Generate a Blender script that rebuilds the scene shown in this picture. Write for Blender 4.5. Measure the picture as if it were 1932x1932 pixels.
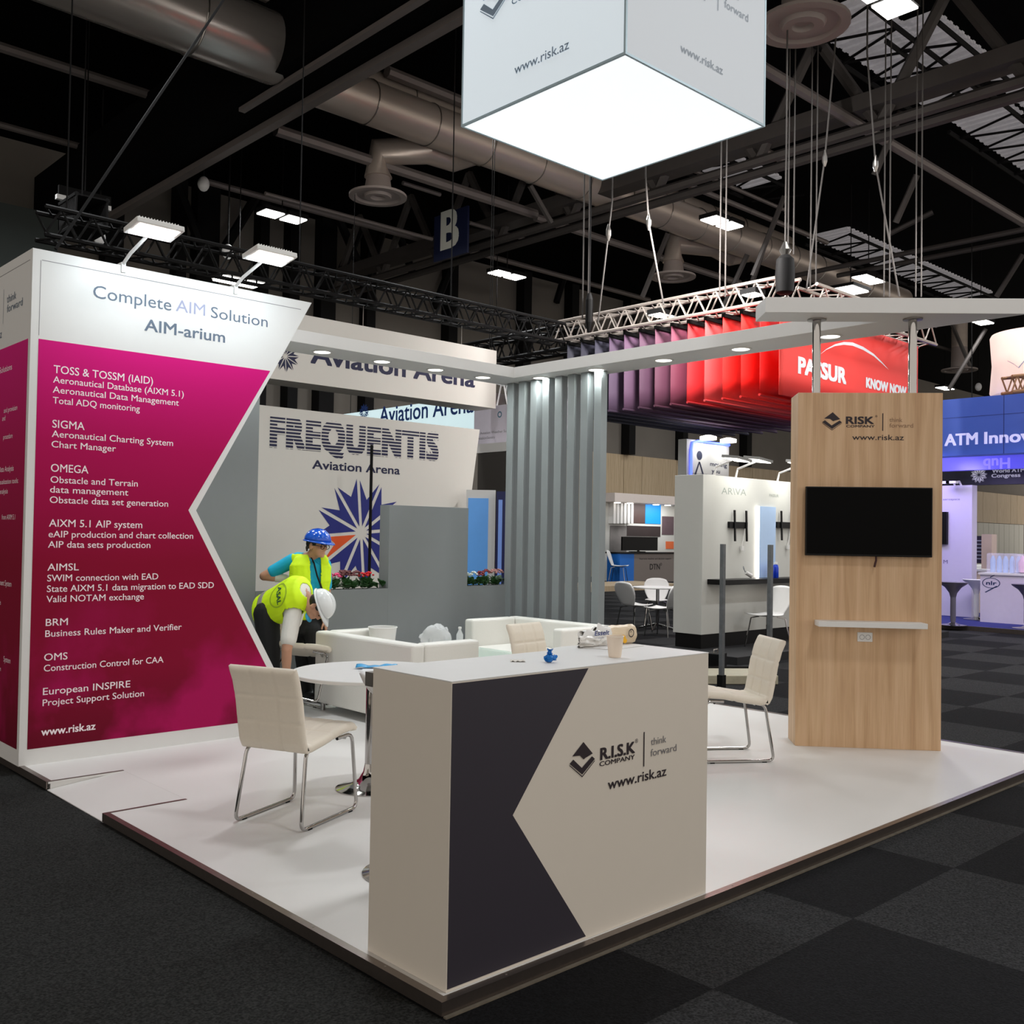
import bpy, bmesh, math, random
from math import sin, cos, pi, radians, sqrt
from mathutils import Vector, Matrix, Euler, Quaternion, noise as mnoise
from mathutils.bvhtree import BVHTree

SC = bpy.context.scene
for o in list(bpy.data.objects):
    bpy.data.objects.remove(o, do_unlink=True)
COL = SC.collection
V = Vector

# ------------------------------------------------------------------ camera
YAW, PITCH, ROLL, FPX = .81909, .024206, .016346, 1882.5
CAMP = V((-2.185, -2.624, 1.548))
_f = V((cos(YAW) * cos(PITCH), sin(YAW) * cos(PITCH), sin(PITCH)))
_r = V((sin(YAW), -cos(YAW), 0))
_u = _r.cross(_f)
CR = _r * cos(ROLL) + _u * sin(ROLL)
CU = _u * cos(ROLL) - _r * sin(ROLL)
CF = _f
cam_d = bpy.data.cameras.new('camera')
cam_d.sensor_width = 36
cam_d.lens = FPX / 1932 * 36
cam_d.clip_end = 300
cam = bpy.data.objects.new('camera', cam_d)
COL.objects.link(cam)
cam.matrix_world = Matrix((
    (CR.x, CU.x, -CF.x, CAMP.x), (CR.y, CU.y, -CF.y, CAMP.y), (CR.z, CU.z, -CF.z, CAMP.z), (0, 0, 0, 1)))
SC.camera = cam

# ------------------------------------------------------------------ world, light, exposure
SC.view_settings.view_transform = 'Standard'
SC.view_settings.look = 'None'
SC.view_settings.exposure = 0.0
SC.view_settings.gamma = 1
world = bpy.data.worlds.new('world')
SC.world = world
world.use_nodes = True
_bg = world.node_tree.nodes['Background']
_bg.inputs[0].default_value = (1.0, .92, .83, 1)
_bg.inputs[1].default_value = .9
try:
    SC.cycles.max_bounces = 6
    SC.cycles.diffuse_bounces = 3
    SC.cycles.glossy_bounces = 3
    SC.cycles.transmission_bounces = 6
    SC.cycles.sample_clamp_indirect = 4
    SC.cycles.use_denoising = True
except Exception:
    pass
HALL_LAMP_W = 185      # power of one hall lamp panel
SPOT_W = 6             # canopy downlight
ARM_W = 7.5             # arm light on the display wall


def light(name, kind, loc, power, size=.3, target=None, color=(1, 1, 1), size_y=None, spread=None, disk=False):
    d = bpy.data.lights.new(name, kind)
    d.energy = power
    d.color = color
    if kind == 'AREA':
        d.shape = 'DISK' if disk else ('RECTANGLE' if size_y else 'SQUARE')
        d.size = size
        if size_y:
            d.size_y = size_y
        if spread:
            d.spread = spread
    else:
        d.shadow_soft_size = size
    o = bpy.data.objects.new(name, d)
    COL.objects.link(o)
    o.location = loc
    t = V(target) - V(loc) if target is not None else V((0, 0, -1))
    o.rotation_euler = t.to_track_quat('-Z', 'Y').to_euler()
    return o


# ------------------------------------------------------------------ picture point -> place in the hall
def ray(x, y):
    return CR * ((x - 966) / FPX) - CU * ((y - 966) / FPX) + CF


def pz(x, y, z=0.0):
    d = ray(x, y)
    return CAMP + d * ((z - CAMP.z) / d.z)


def pxp(x, y, X):
    d = ray(x, y)
    return CAMP + d * ((X - CAMP.x) / d.x)


def pyp(x, y, Y):
    d = ray(x, y)
    return CAMP + d * ((Y - CAMP.y) / d.y)


def pd(x, y, D):
    return CAMP + ray(x, y) * D


def depth(P):
    return (V(P) - CAMP).dot(CF)


# ------------------------------------------------------------------ materials
def lin(c):
    c = c / 255
    return c / 12.92 if c <= .04045 else ((c + .055) / 1.055) ** 2.4


def rgb(c):
    return (lin(c[0]), lin(c[1]), lin(c[2]), 1)


def M(name, c, rough=.5, metal=0.0, var=.04, scale=12, bump=0.0, emit=0, spec=.5, stretch=None, trans=0, alpha=1, ior=1.45, coat=0):
    m = bpy.data.materials.new(name)
    m.use_nodes = True
    nt = m.node_tree
    b = nt.nodes['Principled BSDF']
    b.inputs['Roughness'].default_value = rough
    b.inputs['Metallic'].default_value = metal
    b.inputs['Specular IOR Level'].default_value = spec
    b.inputs['IOR'].default_value = ior
    b.inputs['Transmission Weight'].default_value = trans
    b.inputs['Coat Weight'].default_value = coat
    b.inputs['Alpha'].default_value = alpha
    col = rgb(c)
    tc = nt.nodes.new('ShaderNodeTexCoord')
    mp = nt.nodes.new('ShaderNodeMapping')
    nt.links.new(tc.outputs['Object'], mp.inputs[0])
    if stretch:
        mp.inputs['Scale'].default_value = stretch
    n = nt.nodes.new('ShaderNodeTexNoise')
    n.inputs['Scale'].default_value = scale
    n.inputs['Detail'].default_value = 4
    nt.links.new(mp.outputs[0], n.inputs['Vector'])
    mix = nt.nodes.new('ShaderNodeMix')
    mix.data_type = 'RGBA'
    mix.inputs[6].default_value = tuple(max(0, x * (1 - var)) for x in col[:3]) + (1,)
    mix.inputs[7].default_value = tuple(min(1, x * (1 + var)) for x in col[:3]) + (1,)
    nt.links.new(n.outputs['Fac'], mix.inputs[0])
    nt.links.new(mix.outputs[2], b.inputs['Base Color'])
    if emit:
        nt.links.new(mix.outputs[2], b.inputs['Emission Color'])
        b.inputs['Emission Strength'].default_value = emit
    if bump:
        bp = nt.nodes.new('ShaderNodeBump')
        bp.inputs['Strength'].default_value = bump
        bp.inputs['Distance'].default_value = .01
        nt.links.new(n.outputs['Fac'], bp.inputs['Height'])
        nt.links.new(bp.outputs[0], b.inputs['Normal'])
    return m


def ramp_mat(name, stops, axis, lo, hi, rough=.5, cloud=None, spec=.5):
    """printed sheet: colours run along an axis, with optional printed clouds"""
    m = bpy.data.materials.new(name)
    m.use_nodes = True
    nt = m.node_tree
    b = nt.nodes['Principled BSDF']
    b.inputs['Roughness'].default_value = rough
    b.inputs['Specular IOR Level'].default_value = spec
    tc = nt.nodes.new('ShaderNodeTexCoord')
    sp = nt.nodes.new('ShaderNodeSeparateXYZ')
    nt.links.new(tc.outputs['Object'], sp.inputs[0])
    mr = nt.nodes.new('ShaderNodeMapRange')
    mr.inputs[1].default_value = lo
    mr.inputs[2].default_value = hi
    nt.links.new(sp.outputs[axis], mr.inputs[0])
    cr = nt.nodes.new('ShaderNodeValToRGB')
    el = cr.color_ramp.elements
    while len(el) < len(stops):
        el.new(.5)
    for e, (p, c) in zip(el, stops):
        e.position = p
        e.color = rgb(c)
    nt.links.new(mr.outputs[0], cr.inputs[0])
    out = cr.outputs[0]
    if cloud:
        n = nt.nodes.new('ShaderNodeTexNoise')
        n.inputs['Scale'].default_value = cloud[1]
        n.inputs['Detail'].default_value = 6
        nt.links.new(tc.outputs['Object'], n.inputs['Vector'])
        r2 = nt.nodes.new('ShaderNodeValToRGB')
        r2.color_ramp.elements[0].position = .48
        r2.color_ramp.elements[1].position = .62
        nt.links.new(n.outputs['Fac'], r2.inputs[0])
        m2 = nt.nodes.new('ShaderNodeMapRange')
        m2.inputs[1].default_value = cloud[2]
        m2.inputs[2].default_value = cloud[3]
        m2.inputs[3].default_value = 1
        m2.inputs[4].default_value = 0
        nt.links.new(sp.outputs[axis], m2.inputs[0])
        mu = nt.nodes.new('ShaderNodeMath')
        mu.operation = 'MULTIPLY'
        nt.links.new(r2.outputs[0], mu.inputs[0])
        nt.links.new(m2.outputs[0], mu.inputs[1])
        mx = nt.nodes.new('ShaderNodeMix')
        mx.data_type = 'RGBA'
        mx.inputs[7].default_value = rgb(cloud[0])
        nt.links.new(mu.outputs[0], mx.inputs[0])
        nt.links.new(out, mx.inputs[6])
        out = mx.outputs[2]
    nt.links.new(out, b.inputs['Base Color'])
    return m


def wood_mat(name, ca, cb, cc):
    m = bpy.data.materials.new(name)
    m.use_nodes = True
    nt = m.node_tree
    b = nt.nodes['Principled BSDF']
    b.inputs['Roughness'].default_value = .5
    tc = nt.nodes.new('ShaderNodeTexCoord')
    mp = nt.nodes.new('ShaderNodeMapping')
    mp.inputs['Scale'].default_value = (9, 9, .55)
    nt.links.new(tc.outputs['Object'], mp.inputs[0])
    n1 = nt.nodes.new('ShaderNodeTexNoise')
    n1.inputs['Scale'].default_value = 1.6
    n1.inputs['Detail'].default_value = 6
    n1.inputs['Distortion'].default_value = .4
    nt.links.new(mp.outputs[0], n1.inputs['Vector'])
    cr = nt.nodes.new('ShaderNodeValToRGB')
    el = cr.color_ramp.elements
    el.new(.5)
    for e, p, c in zip(el, (.3, .52, .72), (ca, cb, cc)):
        e.position = p
        e.color = rgb(c)
    nt.links.new(n1.outputs['Fac'], cr.inputs[0])
    mp2 = nt.nodes.new('ShaderNodeMapping')
    mp2.inputs['Scale'].default_value = (60, 60, 1.5)
    nt.links.new(tc.outputs['Object'], mp2.inputs[0])
    n2 = nt.nodes.new('ShaderNodeTexNoise')
    n2.inputs['Scale'].default_value = 2
    n2.inputs['Detail'].default_value = 3
    nt.links.new(mp2.outputs[0], n2.inputs['Vector'])
    mx = nt.nodes.new('ShaderNodeMix')
    mx.data_type = 'RGBA'
    mx.blend_type = 'OVERLAY'
    mx.inputs[0].default_value = .22
    nt.links.new(cr.outputs[0], mx.inputs[6])
    nt.links.new(n2.outputs['Fac'], mx.inputs[7])
    nt.links.new(mx.outputs[2], b.inputs['Base Color'])
    return m


def carpet_mat(name, dark, lite, plain, ox, oy, xmin):
    m = bpy.data.materials.new(name)
    m.use_nodes = True
    nt = m.node_tree
    b = nt.nodes['Principled BSDF']
    b.inputs['Roughness'].default_value = .95
    b.inputs['Specular IOR Level'].default_value = .15
    tc = nt.nodes.new('ShaderNodeTexCoord')
    mp = nt.nodes.new('ShaderNodeMapping')
    mp.inputs['Location'].default_value = (-ox, -oy, .5)
    nt.links.new(tc.outputs['Object'], mp.inputs[0])
    ch = nt.nodes.new('ShaderNodeTexChecker')
    ch.inputs['Scale'].default_value = 1
    ch.inputs['Color1'].default_value = rgb(dark)
    ch.inputs['Color2'].default_value = rgb(lite)
    nt.links.new(mp.outputs[0], ch.inputs['Vector'])
    sp = nt.nodes.new('ShaderNodeSeparateXYZ')
    nt.links.new(tc.outputs['Object'], sp.inputs[0])
    gt = nt.nodes.new('ShaderNodeMath')
    gt.operation = 'GREATER_THAN'
    gt.inputs[1].default_value = xmin
    nt.links.new(sp.outputs[0], gt.inputs[0])
    m1 = nt.nodes.new('ShaderNodeMix')
    m1.data_type = 'RGBA'
    m1.inputs[6].default_value = rgb(plain)
    nt.links.new(gt.outputs[0], m1.inputs[0])
    nt.links.new(ch.outputs[0], m1.inputs[7])
    n = nt.nodes.new('ShaderNodeTexNoise')
    n.inputs['Scale'].default_value = 110
    n.inputs['Detail'].default_value = 5
    nt.links.new(tc.outputs['Object'], n.inputs['Vector'])
    r = nt.nodes.new('ShaderNodeValToRGB')
    r.color_ramp.elements[0].position = .35
    r.color_ramp.elements[1].position = .7
    r.color_ramp.elements[0].color = (.35, .35, .35, 1)
    r.color_ramp.elements[1].color = (1.6, 1.6, 1.6, 1)
    nt.links.new(n.outputs['Fac'], r.inputs[0])
    mx = nt.nodes.new('ShaderNodeMix')
    mx.data_type = 'RGBA'
    mx.blend_type = 'MULTIPLY'
    mx.inputs[0].default_value = 1
    nt.links.new(m1.outputs[2], mx.inputs[6])
    nt.links.new(r.outputs[0], mx.inputs[7])
    nt.links.new(mx.outputs[2], b.inputs['Base Color'])
    bp = nt.nodes.new('ShaderNodeBump')
    bp.inputs['Strength'].default_value = .6
    bp.inputs['Distance'].default_value = .01
    nt.links.new(n.outputs['Fac'], bp.inputs['Height'])
    nt.links.new(bp.outputs[0], b.inputs['Normal'])
    return m


WHITE = M('white_laminate', (226, 225, 223), .45, var=.015)
LAM = M('counter_laminate', (226, 218, 206), .42, var=.015)
DECK = M('white_deck', (226, 224, 221), .38, var=.03, scale=2.5)
ALU = M('aluminium_trim', (130, 120, 114), .3, .9, var=.12, scale=30)
CHROME = M('chrome', (178, 176, 174), .08, 1.0, var=.02)
STEEL = M('brushed_steel', (165, 160, 155), .28, 1.0, var=.08)
NAVY = M('dark_slate_print', (52, 48, 58), .5, var=.04)
INK = M('dark_ink', (44, 34, 40), .6, var=.02)
SLATE = M('slate_ink', (98, 112, 130), .6, var=.02)
PALEINK = M('lavender_ink', (162, 166, 194), .6, var=.02)
GREYINK = M('grey_ink', (120, 118, 122), .6, var=.02)
TXTW = M('white_ink', (250, 236, 242), .6, var=.01)
GREY = M('grey_wall_paint', (128, 132, 134), .55, var=.02)
GREYSLAT = M('grey_slat_paint', (128, 134, 136), .5, var=.02)
LEATHER = M('white_leather', (232, 230, 224), .42, var=.02, bump=.03, scale=60)
CREAM = M('cream_leather', (232, 222, 206), .45, var=.03, bump=.05, scale=70)
BLACK = M('black_plastic', (11, 11, 12), .4, var=.05, spec=.25)
SCREEN = M('black_screen', (4, 4, 5), .2, var=.02, spec=.06)
BLACKSTEEL = M('black_paint_steel', (14, 13, 13), .7, var=.15, spec=.2)
DARKWALL = M('dark_wall_sheet', (116, 110, 102), .8, var=.12, scale=1.2)
CEILM = M('black_ceiling', (7, 7, 8), .95, var=.2, scale=2, spec=.05)
BEAMM = M('dusty_steel', (70, 65, 62), .65, .2, var=.15, scale=6)
PIPEM = M('grey_pipe', (116, 108, 104), .5, .3, var=.1, scale=6)
GALV = M('galvanised_duct', (190, 176, 164), .36, .45, var=.12, scale=4, stretch=(.3, 2, 2))
BEIGE = wood_mat('beige_panel', (176, 154, 122), (190, 168, 136), (198, 178, 148))
OAK = wood_mat('oak_veneer', (190, 152, 114), (208, 172, 134), (218, 184, 148))
RED = M('red_fabric', (232, 30, 24), .7, var=.05, scale=3)
LAMPM = M('lamp_diffuser', (255, 252, 245), .5, emit=9, var=0)
DOWNM = M('downlight_glow', (255, 250, 240), .5, emit=6, var=0)
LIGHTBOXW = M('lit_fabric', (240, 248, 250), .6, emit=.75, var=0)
SKIN = M('skin', (196, 146, 118), .55, var=.06, scale=25)
HAIR = M('black_hair', (24, 20, 18), .5, var=.2, scale=80)
HIVIS = M('hi_vis_yellow', (214, 250, 12), .65, var=.06, scale=14, bump=.25)
REFL = M('reflective_band', (158, 150, 146), .4, .2, var=.08, scale=30)
TEAL = M('turquoise_cotton', (22, 168, 205), .8, var=.06, scale=20, bump=.2)
WTEE = M('white_cotton', (226, 222, 214), .8, var=.05, scale=16, bump=.3)
TROUS = M('black_trousers', (20, 20, 21), .8, var=.15, scale=15, bump=.2)
GREEN = M('leaf_green', (44, 84, 40), .5, var=.3, scale=30)


def glass_mat(name, tint, alpha):
    m = bpy.data.materials.new(name)
    m.use_nodes = True
    nt = m.node_tree
    b = nt.nodes['Principled BSDF']
    n = nt.nodes.new('ShaderNodeTexNoise')
    n.inputs['Scale'].default_value = 5
    mix = nt.nodes.new('ShaderNodeMix')
    mix.data_type = 'RGBA'
    mix.inputs[6].default_value = rgb(tint)
    mix.inputs[7].default_value = rgb([min(255, t * 1.03) for t in tint])
    nt.links.new(n.outputs['Fac'], mix.inputs[0])
    nt.links.new(mix.outputs[2], b.inputs['Base Color'])
    b.inputs['Roughness'].default_value = .05
    b.inputs['Alpha'].default_value = alpha
    return m


GLASS = glass_mat('green_tinted_glass', (190, 225, 212), .35)
PLASTIC = glass_mat('clear_plastic_film', (235, 236, 238), .55)


# ------------------------------------------------------------------ mesh builder
class MB:
    def __init__(s):
        s.v = []
        s.f = []

    def add(s, vs, fs):
        k = len(s.v)
        s.v += [V(p) for p in vs]
        s.f += [tuple(i + k for i in f) for f in fs]
        return s

    def box(s, a, b):
        x0, y0, z0 = a
        x1, y1, z1 = b
        return s.add([(x0, y0, z0), (x1, y0, z0), (x1, y1, z0), (x0, y1, z0), (x0, y0, z1), (x1, y0, z1), (x1, y1, z1), (x0, y1, z1)],
                     [(0, 3, 2, 1), (4, 5, 6, 7), (0, 1, 5, 4), (1, 2, 6, 5), (2, 3, 7, 6), (3, 0, 4, 7)])

    def obox(s, o, a, b, c):
        """box spanned from corner o by three edge vectors"""
        o, a, b, c = V(o), V(a), V(b), V(c)
        return s.add([o, o + a, o + a + b, o + b, o + c, o + a + c, o + a + b + c, o + b + c],
                     [(0, 3, 2, 1), (4, 5, 6, 7), (0, 1, 5, 4), (1, 2, 6, 5), (2, 3, 7, 6), (3, 0, 4, 7)])

    def prism(s, pts, e):
        n = len(pts)
        e = V(e)
        p = [V(q) for q in pts]
        s.add(p + [q + e for q in p],
              [tuple(range(n - 1, -1, -1)), tuple(range(n, 2 * n))] + [(i, (i + 1) % n, n + (i + 1) % n, n + i) for i in range(n)])
        return s

    def face(s, pts):
        return s.add(pts, [tuple(range(len(pts)))])

    def cyl(s, p0, p1, r0, r1=None, n=12, caps=True):
        p0, p1 = V(p0), V(p1)
        r1 = r0 if r1 is None else r1
        d = (p1 - p0).normalized()
        a = d.orthogonal().normalized()
        b = d.cross(a)
        vs = []
        for p, r in ((p0, r0), (p1, r1)):
            vs += [p + a * (r * cos(2 * pi * i / n)) + b * (r * sin(2 * pi * i / n)) for i in range(n)]
        fs = [(i, (i + 1) % n, n + (i + 1) % n, n + i) for i in range(n)]
        if caps:
            fs += [tuple(range(n - 1, -1, -1)), tuple(range(n, 2 * n))]
        return s.add(vs, fs)

    def tube(s, path, r, n=8, closed=False):
        P = [V(p) for p in path]
        m = len(P)
        rings = []
        prev = None
        for i in range(m):
            if closed:
                d = (P[(i + 1) % m] - P[i - 1])
            else:
                d = P[min(i + 1, m - 1)] - P[max(i - 1, 0)]
            d.normalize()
            a = d.orthogonal().normalized() if prev is None else (prev - d * prev.dot(d)).normalized()
            prev = a
            b = d.cross(a)
            rr = r[i] if isinstance(r, (list, tuple)) else r
            rings.append([P[i] + a * (rr * cos(2 * pi * k / n)) + b * (rr * sin(2 * pi * k / n)) for k in range(n)])
        vs = [p for rg in rings for p in rg]
        fs = []
        for i in range(m if closed else m - 1):
            j = (i + 1) % m
            fs += [(i * n + k, i * n + (k + 1) % n, j * n + (k + 1) % n, j * n + k) for k in range(n)]
        if not closed:
            fs += [tuple(range(n - 1, -1, -1)), tuple((m - 1) * n + k for k in range(n))]
        return s.add(vs, fs)

    def lathe(s, prof, c=(0, 0, 0), n=24, axis=None, caps=True):
        c = V(c)
        q = V((0, 0, 1)).rotation_difference(V(axis)) if axis is not None else Quaternion()
        vs = []
        for r, z in prof:
            vs += [c + q @ V((r * cos(2 * pi * i / n), r * sin(2 * pi * i / n), z)) for i in range(n)]
        fs = []
        for k in range(len(prof) - 1):
            fs += [(k * n + i, k * n + (i + 1) % n, (k + 1) * n + (i + 1) % n, (k + 1) * n + i) for i in range(n)]
        if caps:
            fs += [tuple(range(n - 1, -1, -1)), tuple((len(prof) - 1) * n + i for i in range(n))]
        return s.add(vs, fs)

    def ell(s, c, r, q=None, nu=14, nv=9):
        c = V(c)
        r = (r, r, r) if isinstance(r, (int, float)) else r
        q = q or Quaternion()
        vs = [c + q @ V((0, 0, -r[2]))]
        for j in range(1, nv):
            t = -pi / 2 + pi * j / nv
            vs += [c + q @ V((r[0] * cos(t) * cos(2 * pi * i / nu), r[1] * cos(t) * sin(2 * pi * i / nu), r[2] * sin(t))) for i in range(nu)]
        vs.append(c + q @ V((0, 0, r[2])))
        fs = [(0, 1 + (i + 1) % nu, 1 + i) for i in range(nu)]
        for j in range(nv - 2):
            a = 1 + j * nu
            fs += [(a + i, a + (i + 1) % nu, a + nu + (i + 1) % nu, a + nu + i) for i in range(nu)]
        a = 1 + (nv - 2) * nu
        fs += [(a + i, a + (i + 1) % nu, len(vs) - 1) for i in range(nu)]
        return s.add(vs, fs)

    def cap(s, p0, p1, r0, r1=None, n=14):
        """tapered capsule"""
        r1 = r0 if r1 is None else r1
        s.cyl(p0, p1, r0, r1, n)
        s.ell(p0, r0, nu=n, nv=8)
        s.ell(p1, r1, nu=n, nv=8)
        return s

    def chain(s, pts):
        for (a, ra), (b, rb) in zip(pts[:-1], pts[1:]):
            s.cap(a, b, ra, rb)
        return s

    def grid(s, fn, nu, nv, both=0):
        vs = [fn(i / nu, j / nv) for j in range(nv + 1) for i in range(nu + 1)]
        w = nu + 1
        fs = [(j * w + i, j * w + i + 1, (j + 1) * w + i + 1, (j + 1) * w + i) for j in range(nv) for i in range(nu)]
        return s.add(vs, fs)

    def tri_truss(s, p0, p1, up, w, n, r=.025, rb=.012):
        """box lattice truss from p0 to p1"""
        p0, p1, up = V(p0), V(p1), V(up).normalized()
        d = (p1 - p0)
        side = d.normalized().cross(up) * w
        upv = up * w
        cs = [V((0, 0, 0)), side, side + upv, upv]
        for c in cs:
            s.cyl(p0 + c, p1 + c, r, n=6)
        for i in range(n):
            a = p0 + d * (i / n)
            b = p0 + d * ((i + 1) / n)
            m = (a + b) / 2
            for k in range(4):
                c0, c1 = cs[k], cs[(k + 1) % 4]
                s.cyl(a + c0, m + c1, rb, n=5)
                s.cyl(m + c1, b + c0, rb, n=5)
        return s


INV = {}


def put(name, me, mat, parent=None, smooth=None, bevel=0, seg=2, local=False, solid=0):
    if parent is not None and not local:
        me.transform(INV[parent.name])
    o = bpy.data.objects.new(name, me)
    COL.objects.link(o)
    if isinstance(mat, (list, tuple)):
        for k in mat:
            me.materials.append(k)
    else:
        me.materials.append(mat)
    if parent is not None:
        o.parent = parent
        INV[o.name] = INV[parent.name]
    else:
        INV[o.name] = Matrix()
    if smooth:
        me.shade_smooth()
        me.set_sharp_from_angle(angle=radians(smooth))
    if solid:
        md = o.modifiers.new('thickness', 'SOLIDIFY')
        md.thickness = solid
        md.offset = 0
    if bevel:
        md = o.modifiers.new('bevel', 'BEVEL')
        md.width = bevel
        md.segments = seg
        md.limit_method = 'ANGLE'
        md.angle_limit = radians(40)
    return o


def part(name, mb, mat, parent=None, **k):
    me = bpy.data.meshes.new(name)
    me.from_pydata([tuple(p) for p in mb.v], [], mb.f)
    me.update()
    return put(name, me, mat, parent, **k)


def thing(name, label, cat, loc=(0, 0, 0), rz=0, group=None):
    o = bpy.data.objects.new(name, None)
    COL.objects.link(o)
    o.empty_display_size = .1
    o.location = loc
    o.rotation_euler = (0, 0, rz)
    INV[o.name] = (Matrix.Translation(V(loc)) @ Matrix.Rotation(rz, 4, 'Z')).inverted()
    return tag(o, label, cat, group)


def tag(o, label, cat, group=None, kind=None):
    o['label'] = label
    o['category'] = cat
    if group:
        o['group'] = group
    if kind:
        o['kind'] = kind
    return o


def struct(name, mb, mat, **k):
    o = part(name, mb, mat, **k)
    o['kind'] = 'structure'
    return o


def dup(root, loc, rz, label, group=None):
    r = root.copy()
    COL.objects.link(r)
    r.location = loc
    r.rotation_euler = (0, 0, rz)
    r['label'] = label
    if group:
        r['group'] = group
    for ch in list(root.children):
        c = ch.copy()
        COL.objects.link(c)
        c.parent = r
        for g in list(ch.children):
            d = g.copy()
            COL.objects.link(d)
            d.parent = c
    INV[r.name] = (Matrix.Translation(V(loc)) @ Matrix.Rotation(rz, 4, 'Z')).inverted()
    return r


SPACING = [1.0]


def text_mesh(body, bold=0, shear=0, ex=.0):
    c = bpy.data.curves.new('lettering', 'FONT')
    c.body = body
    c.offset = bold
    c.shear = shear
    c.space_character = SPACING[0]
    c.extrude = ex
    c.resolution_u = 3
    o = bpy.data.objects.new('lettering', c)
    COL.objects.link(o)
    dg = bpy.context.evaluated_depsgraph_get()
    me = bpy.data.meshes.new_from_object(o.evaluated_get(dg))
    bpy.data.objects.remove(o, do_unlink=True)
    bpy.data.curves.remove(c)
    return me


CAPH = .72


def text_add(acc, body, o, r, u, h, w=None, bold=0, align='L', lift=.002, shear=0):
    if bold > 0:
        e = bold * 1.2 * h / CAPH
        r_, u_ = V(r).normalized(), V(u).normalized()
        k = 0
        for sx_ in (-1, 0, 1):
            for sy_ in ((-.6, .6) if sx_ else (0,)):
                _text1(acc, body, V(o) + r_ * (e * sx_) + u_ * (e * sy_), r, u, h, w, align, lift + k * .00006, shear)
                k += 1
        return acc
    return _text1(acc, body, o, r, u, h, w, align, lift, shear)


def _text1(acc, body, o, r, u, h, w=None, align='L', lift=.002, shear=0):
    bold = 0
    """lettering lying on a surface: baseline start o, reading direction r, upright u, cap height h, overall width w"""
    me = text_mesh(body, bold, shear)
    r, u, o = V(r).normalized(), V(u).normalized(), V(o)
    n = r.cross(u)
    xs = [v.co.x for v in me.vertices]
    x0, x1 = min(xs), max(xs)
    sy = h / CAPH
    sx = w / (x1 - x0) if w else sy
    off = 0 if align == 'L' else (-(x1 - x0) * sx if align == 'R' else -(x1 - x0) * sx / 2)
    vs = [o + r * ((v.co.x - x0) * sx + off) + u * (v.co.y * sy) + n * lift for v in me.vertices]
    acc.add(vs, [tuple(p.vertices) for p in me.polygons])
    bpy.data.meshes.remove(me)
    return acc


UP = V((0, 0, 1))


def text_px(acc, body, plane, p0, p1, hpx, bold=0, shear=0, lift=.002, r=None):
    a, b = plane(*p0), plane(*p1)
    d = b - a
    rr = V(r) if r is not None else V((d.x, d.y, 0)).normalized()
    return text_add(acc, body, a, rr, UP, hpx * depth(a) / FPX, d.dot(rr), bold, lift=lift, shear=shear)


def poly_disc(acc, c, r, u, rad, n=24, lift=.002, rin=0):
    r, u, c = V(r).normalized(), V(u).normalized(), V(c)
    nn = r.cross(u) * lift
    out = [c + nn + (r * cos(2 * pi * i / n) + u * sin(2 * pi * i / n)) * rad for i in range(n)]
    if rin:
        inn = [c + nn + (r * cos(2 * pi * i / n) + u * sin(2 * pi * i / n)) * rin for i in range(n)]
        acc.add(out + inn, [(i, (i + 1) % n, n + (i + 1) % n, n + i) for i in range(n)])
    else:
        acc.add(out, [tuple(range(n))])
    return acc


def stack_logo(acc, c, r, u, w, lift=.002):
    """two stacked rhombus sheets, the lower one a pair of chevrons"""
    r, u, c = V(r).normalized(), V(u).normalized(), V(c)
    n = r.cross(u) * lift
    P = lambda x, y: c + n + r * (x * w) + u * (y * w)
    acc.face([P(-.40, .14), P(-.1, .12), P(.05, .0), P(.12, .03), P(.41, .11), P(.03, .47)])
    acc.face([P(-.5, -.045), P(-.0, -.40), P(-.02, -.22), P(-.36, .05)])
    acc.face([P(.0, -.40), P(.5, -.05), P(.38, .04), P(.1, -.14), P(-.02, -.22)])
    acc.face([P(-.5, -.075), P(-.5, -.1), P(.0, -.475), P(.0, -.44)])
    acc.face([P(.0, -.44), P(.0, -.475), P(.5, -.105), P(.5, -.08)])
    return acc


def company_mark(root, plane, P, mats=(INK, INK, GREYINK)):
    """the stand's sign: stacked mark, name, rule, motto and address; P holds picture points"""
    a = MB()
    cl, crr = plane(*P['logoL']), plane(*P['logoR'])
    r = V((crr.x - cl.x, crr.y - cl.y, 0))
    w = r.length
    r.normalize()
    stack_logo(a, plane(*P['logoC']), r, UP, w)
    part('logo', a, mats[0], root)
    a = MB()
    if 'name' in P:
        text_px(a, 'RISK' if P.get('nodots') else 'R.I.S.K', plane, *P['name'], bold=.032, r=r)
    if 'company' in P:
        text_px(a, 'COMPANY', plane, *P['company'], bold=.02, r=r)
    if 'reg' in P:
        q = plane(*P['reg'])
        text_add(a, '\u00ae', q, r, UP, P['reg_h'] * depth(q) / FPX)
    q0, q1 = plane(*P['rule'][0]), plane(*P['rule'][1])
    hw = .0035 * w / .15
    a.face([V((q0.x, q0.y, q1.z)) - r * hw + r.cross(UP) * .002, V((q0.x, q0.y, q1.z)) + r * hw + r.cross(UP) * .002,
            q0 + r * hw + r.cross(UP) * .002, q0 - r * hw + r.cross(UP) * .002])
    if 'www' in P:
        text_px(a, 'www.risk.az', plane, *P['www'], bold=P.get('wb', .004), r=r)
    part('lettering', a, mats[1], root)
    a = MB()
    for k, s in (('think', 'think'), ('forward', 'forward')):
        if k in P:
            text_px(a, s, plane, *P[k], bold=-.006, r=r)
    part('motto_lettering', a, mats[2], root)

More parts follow.
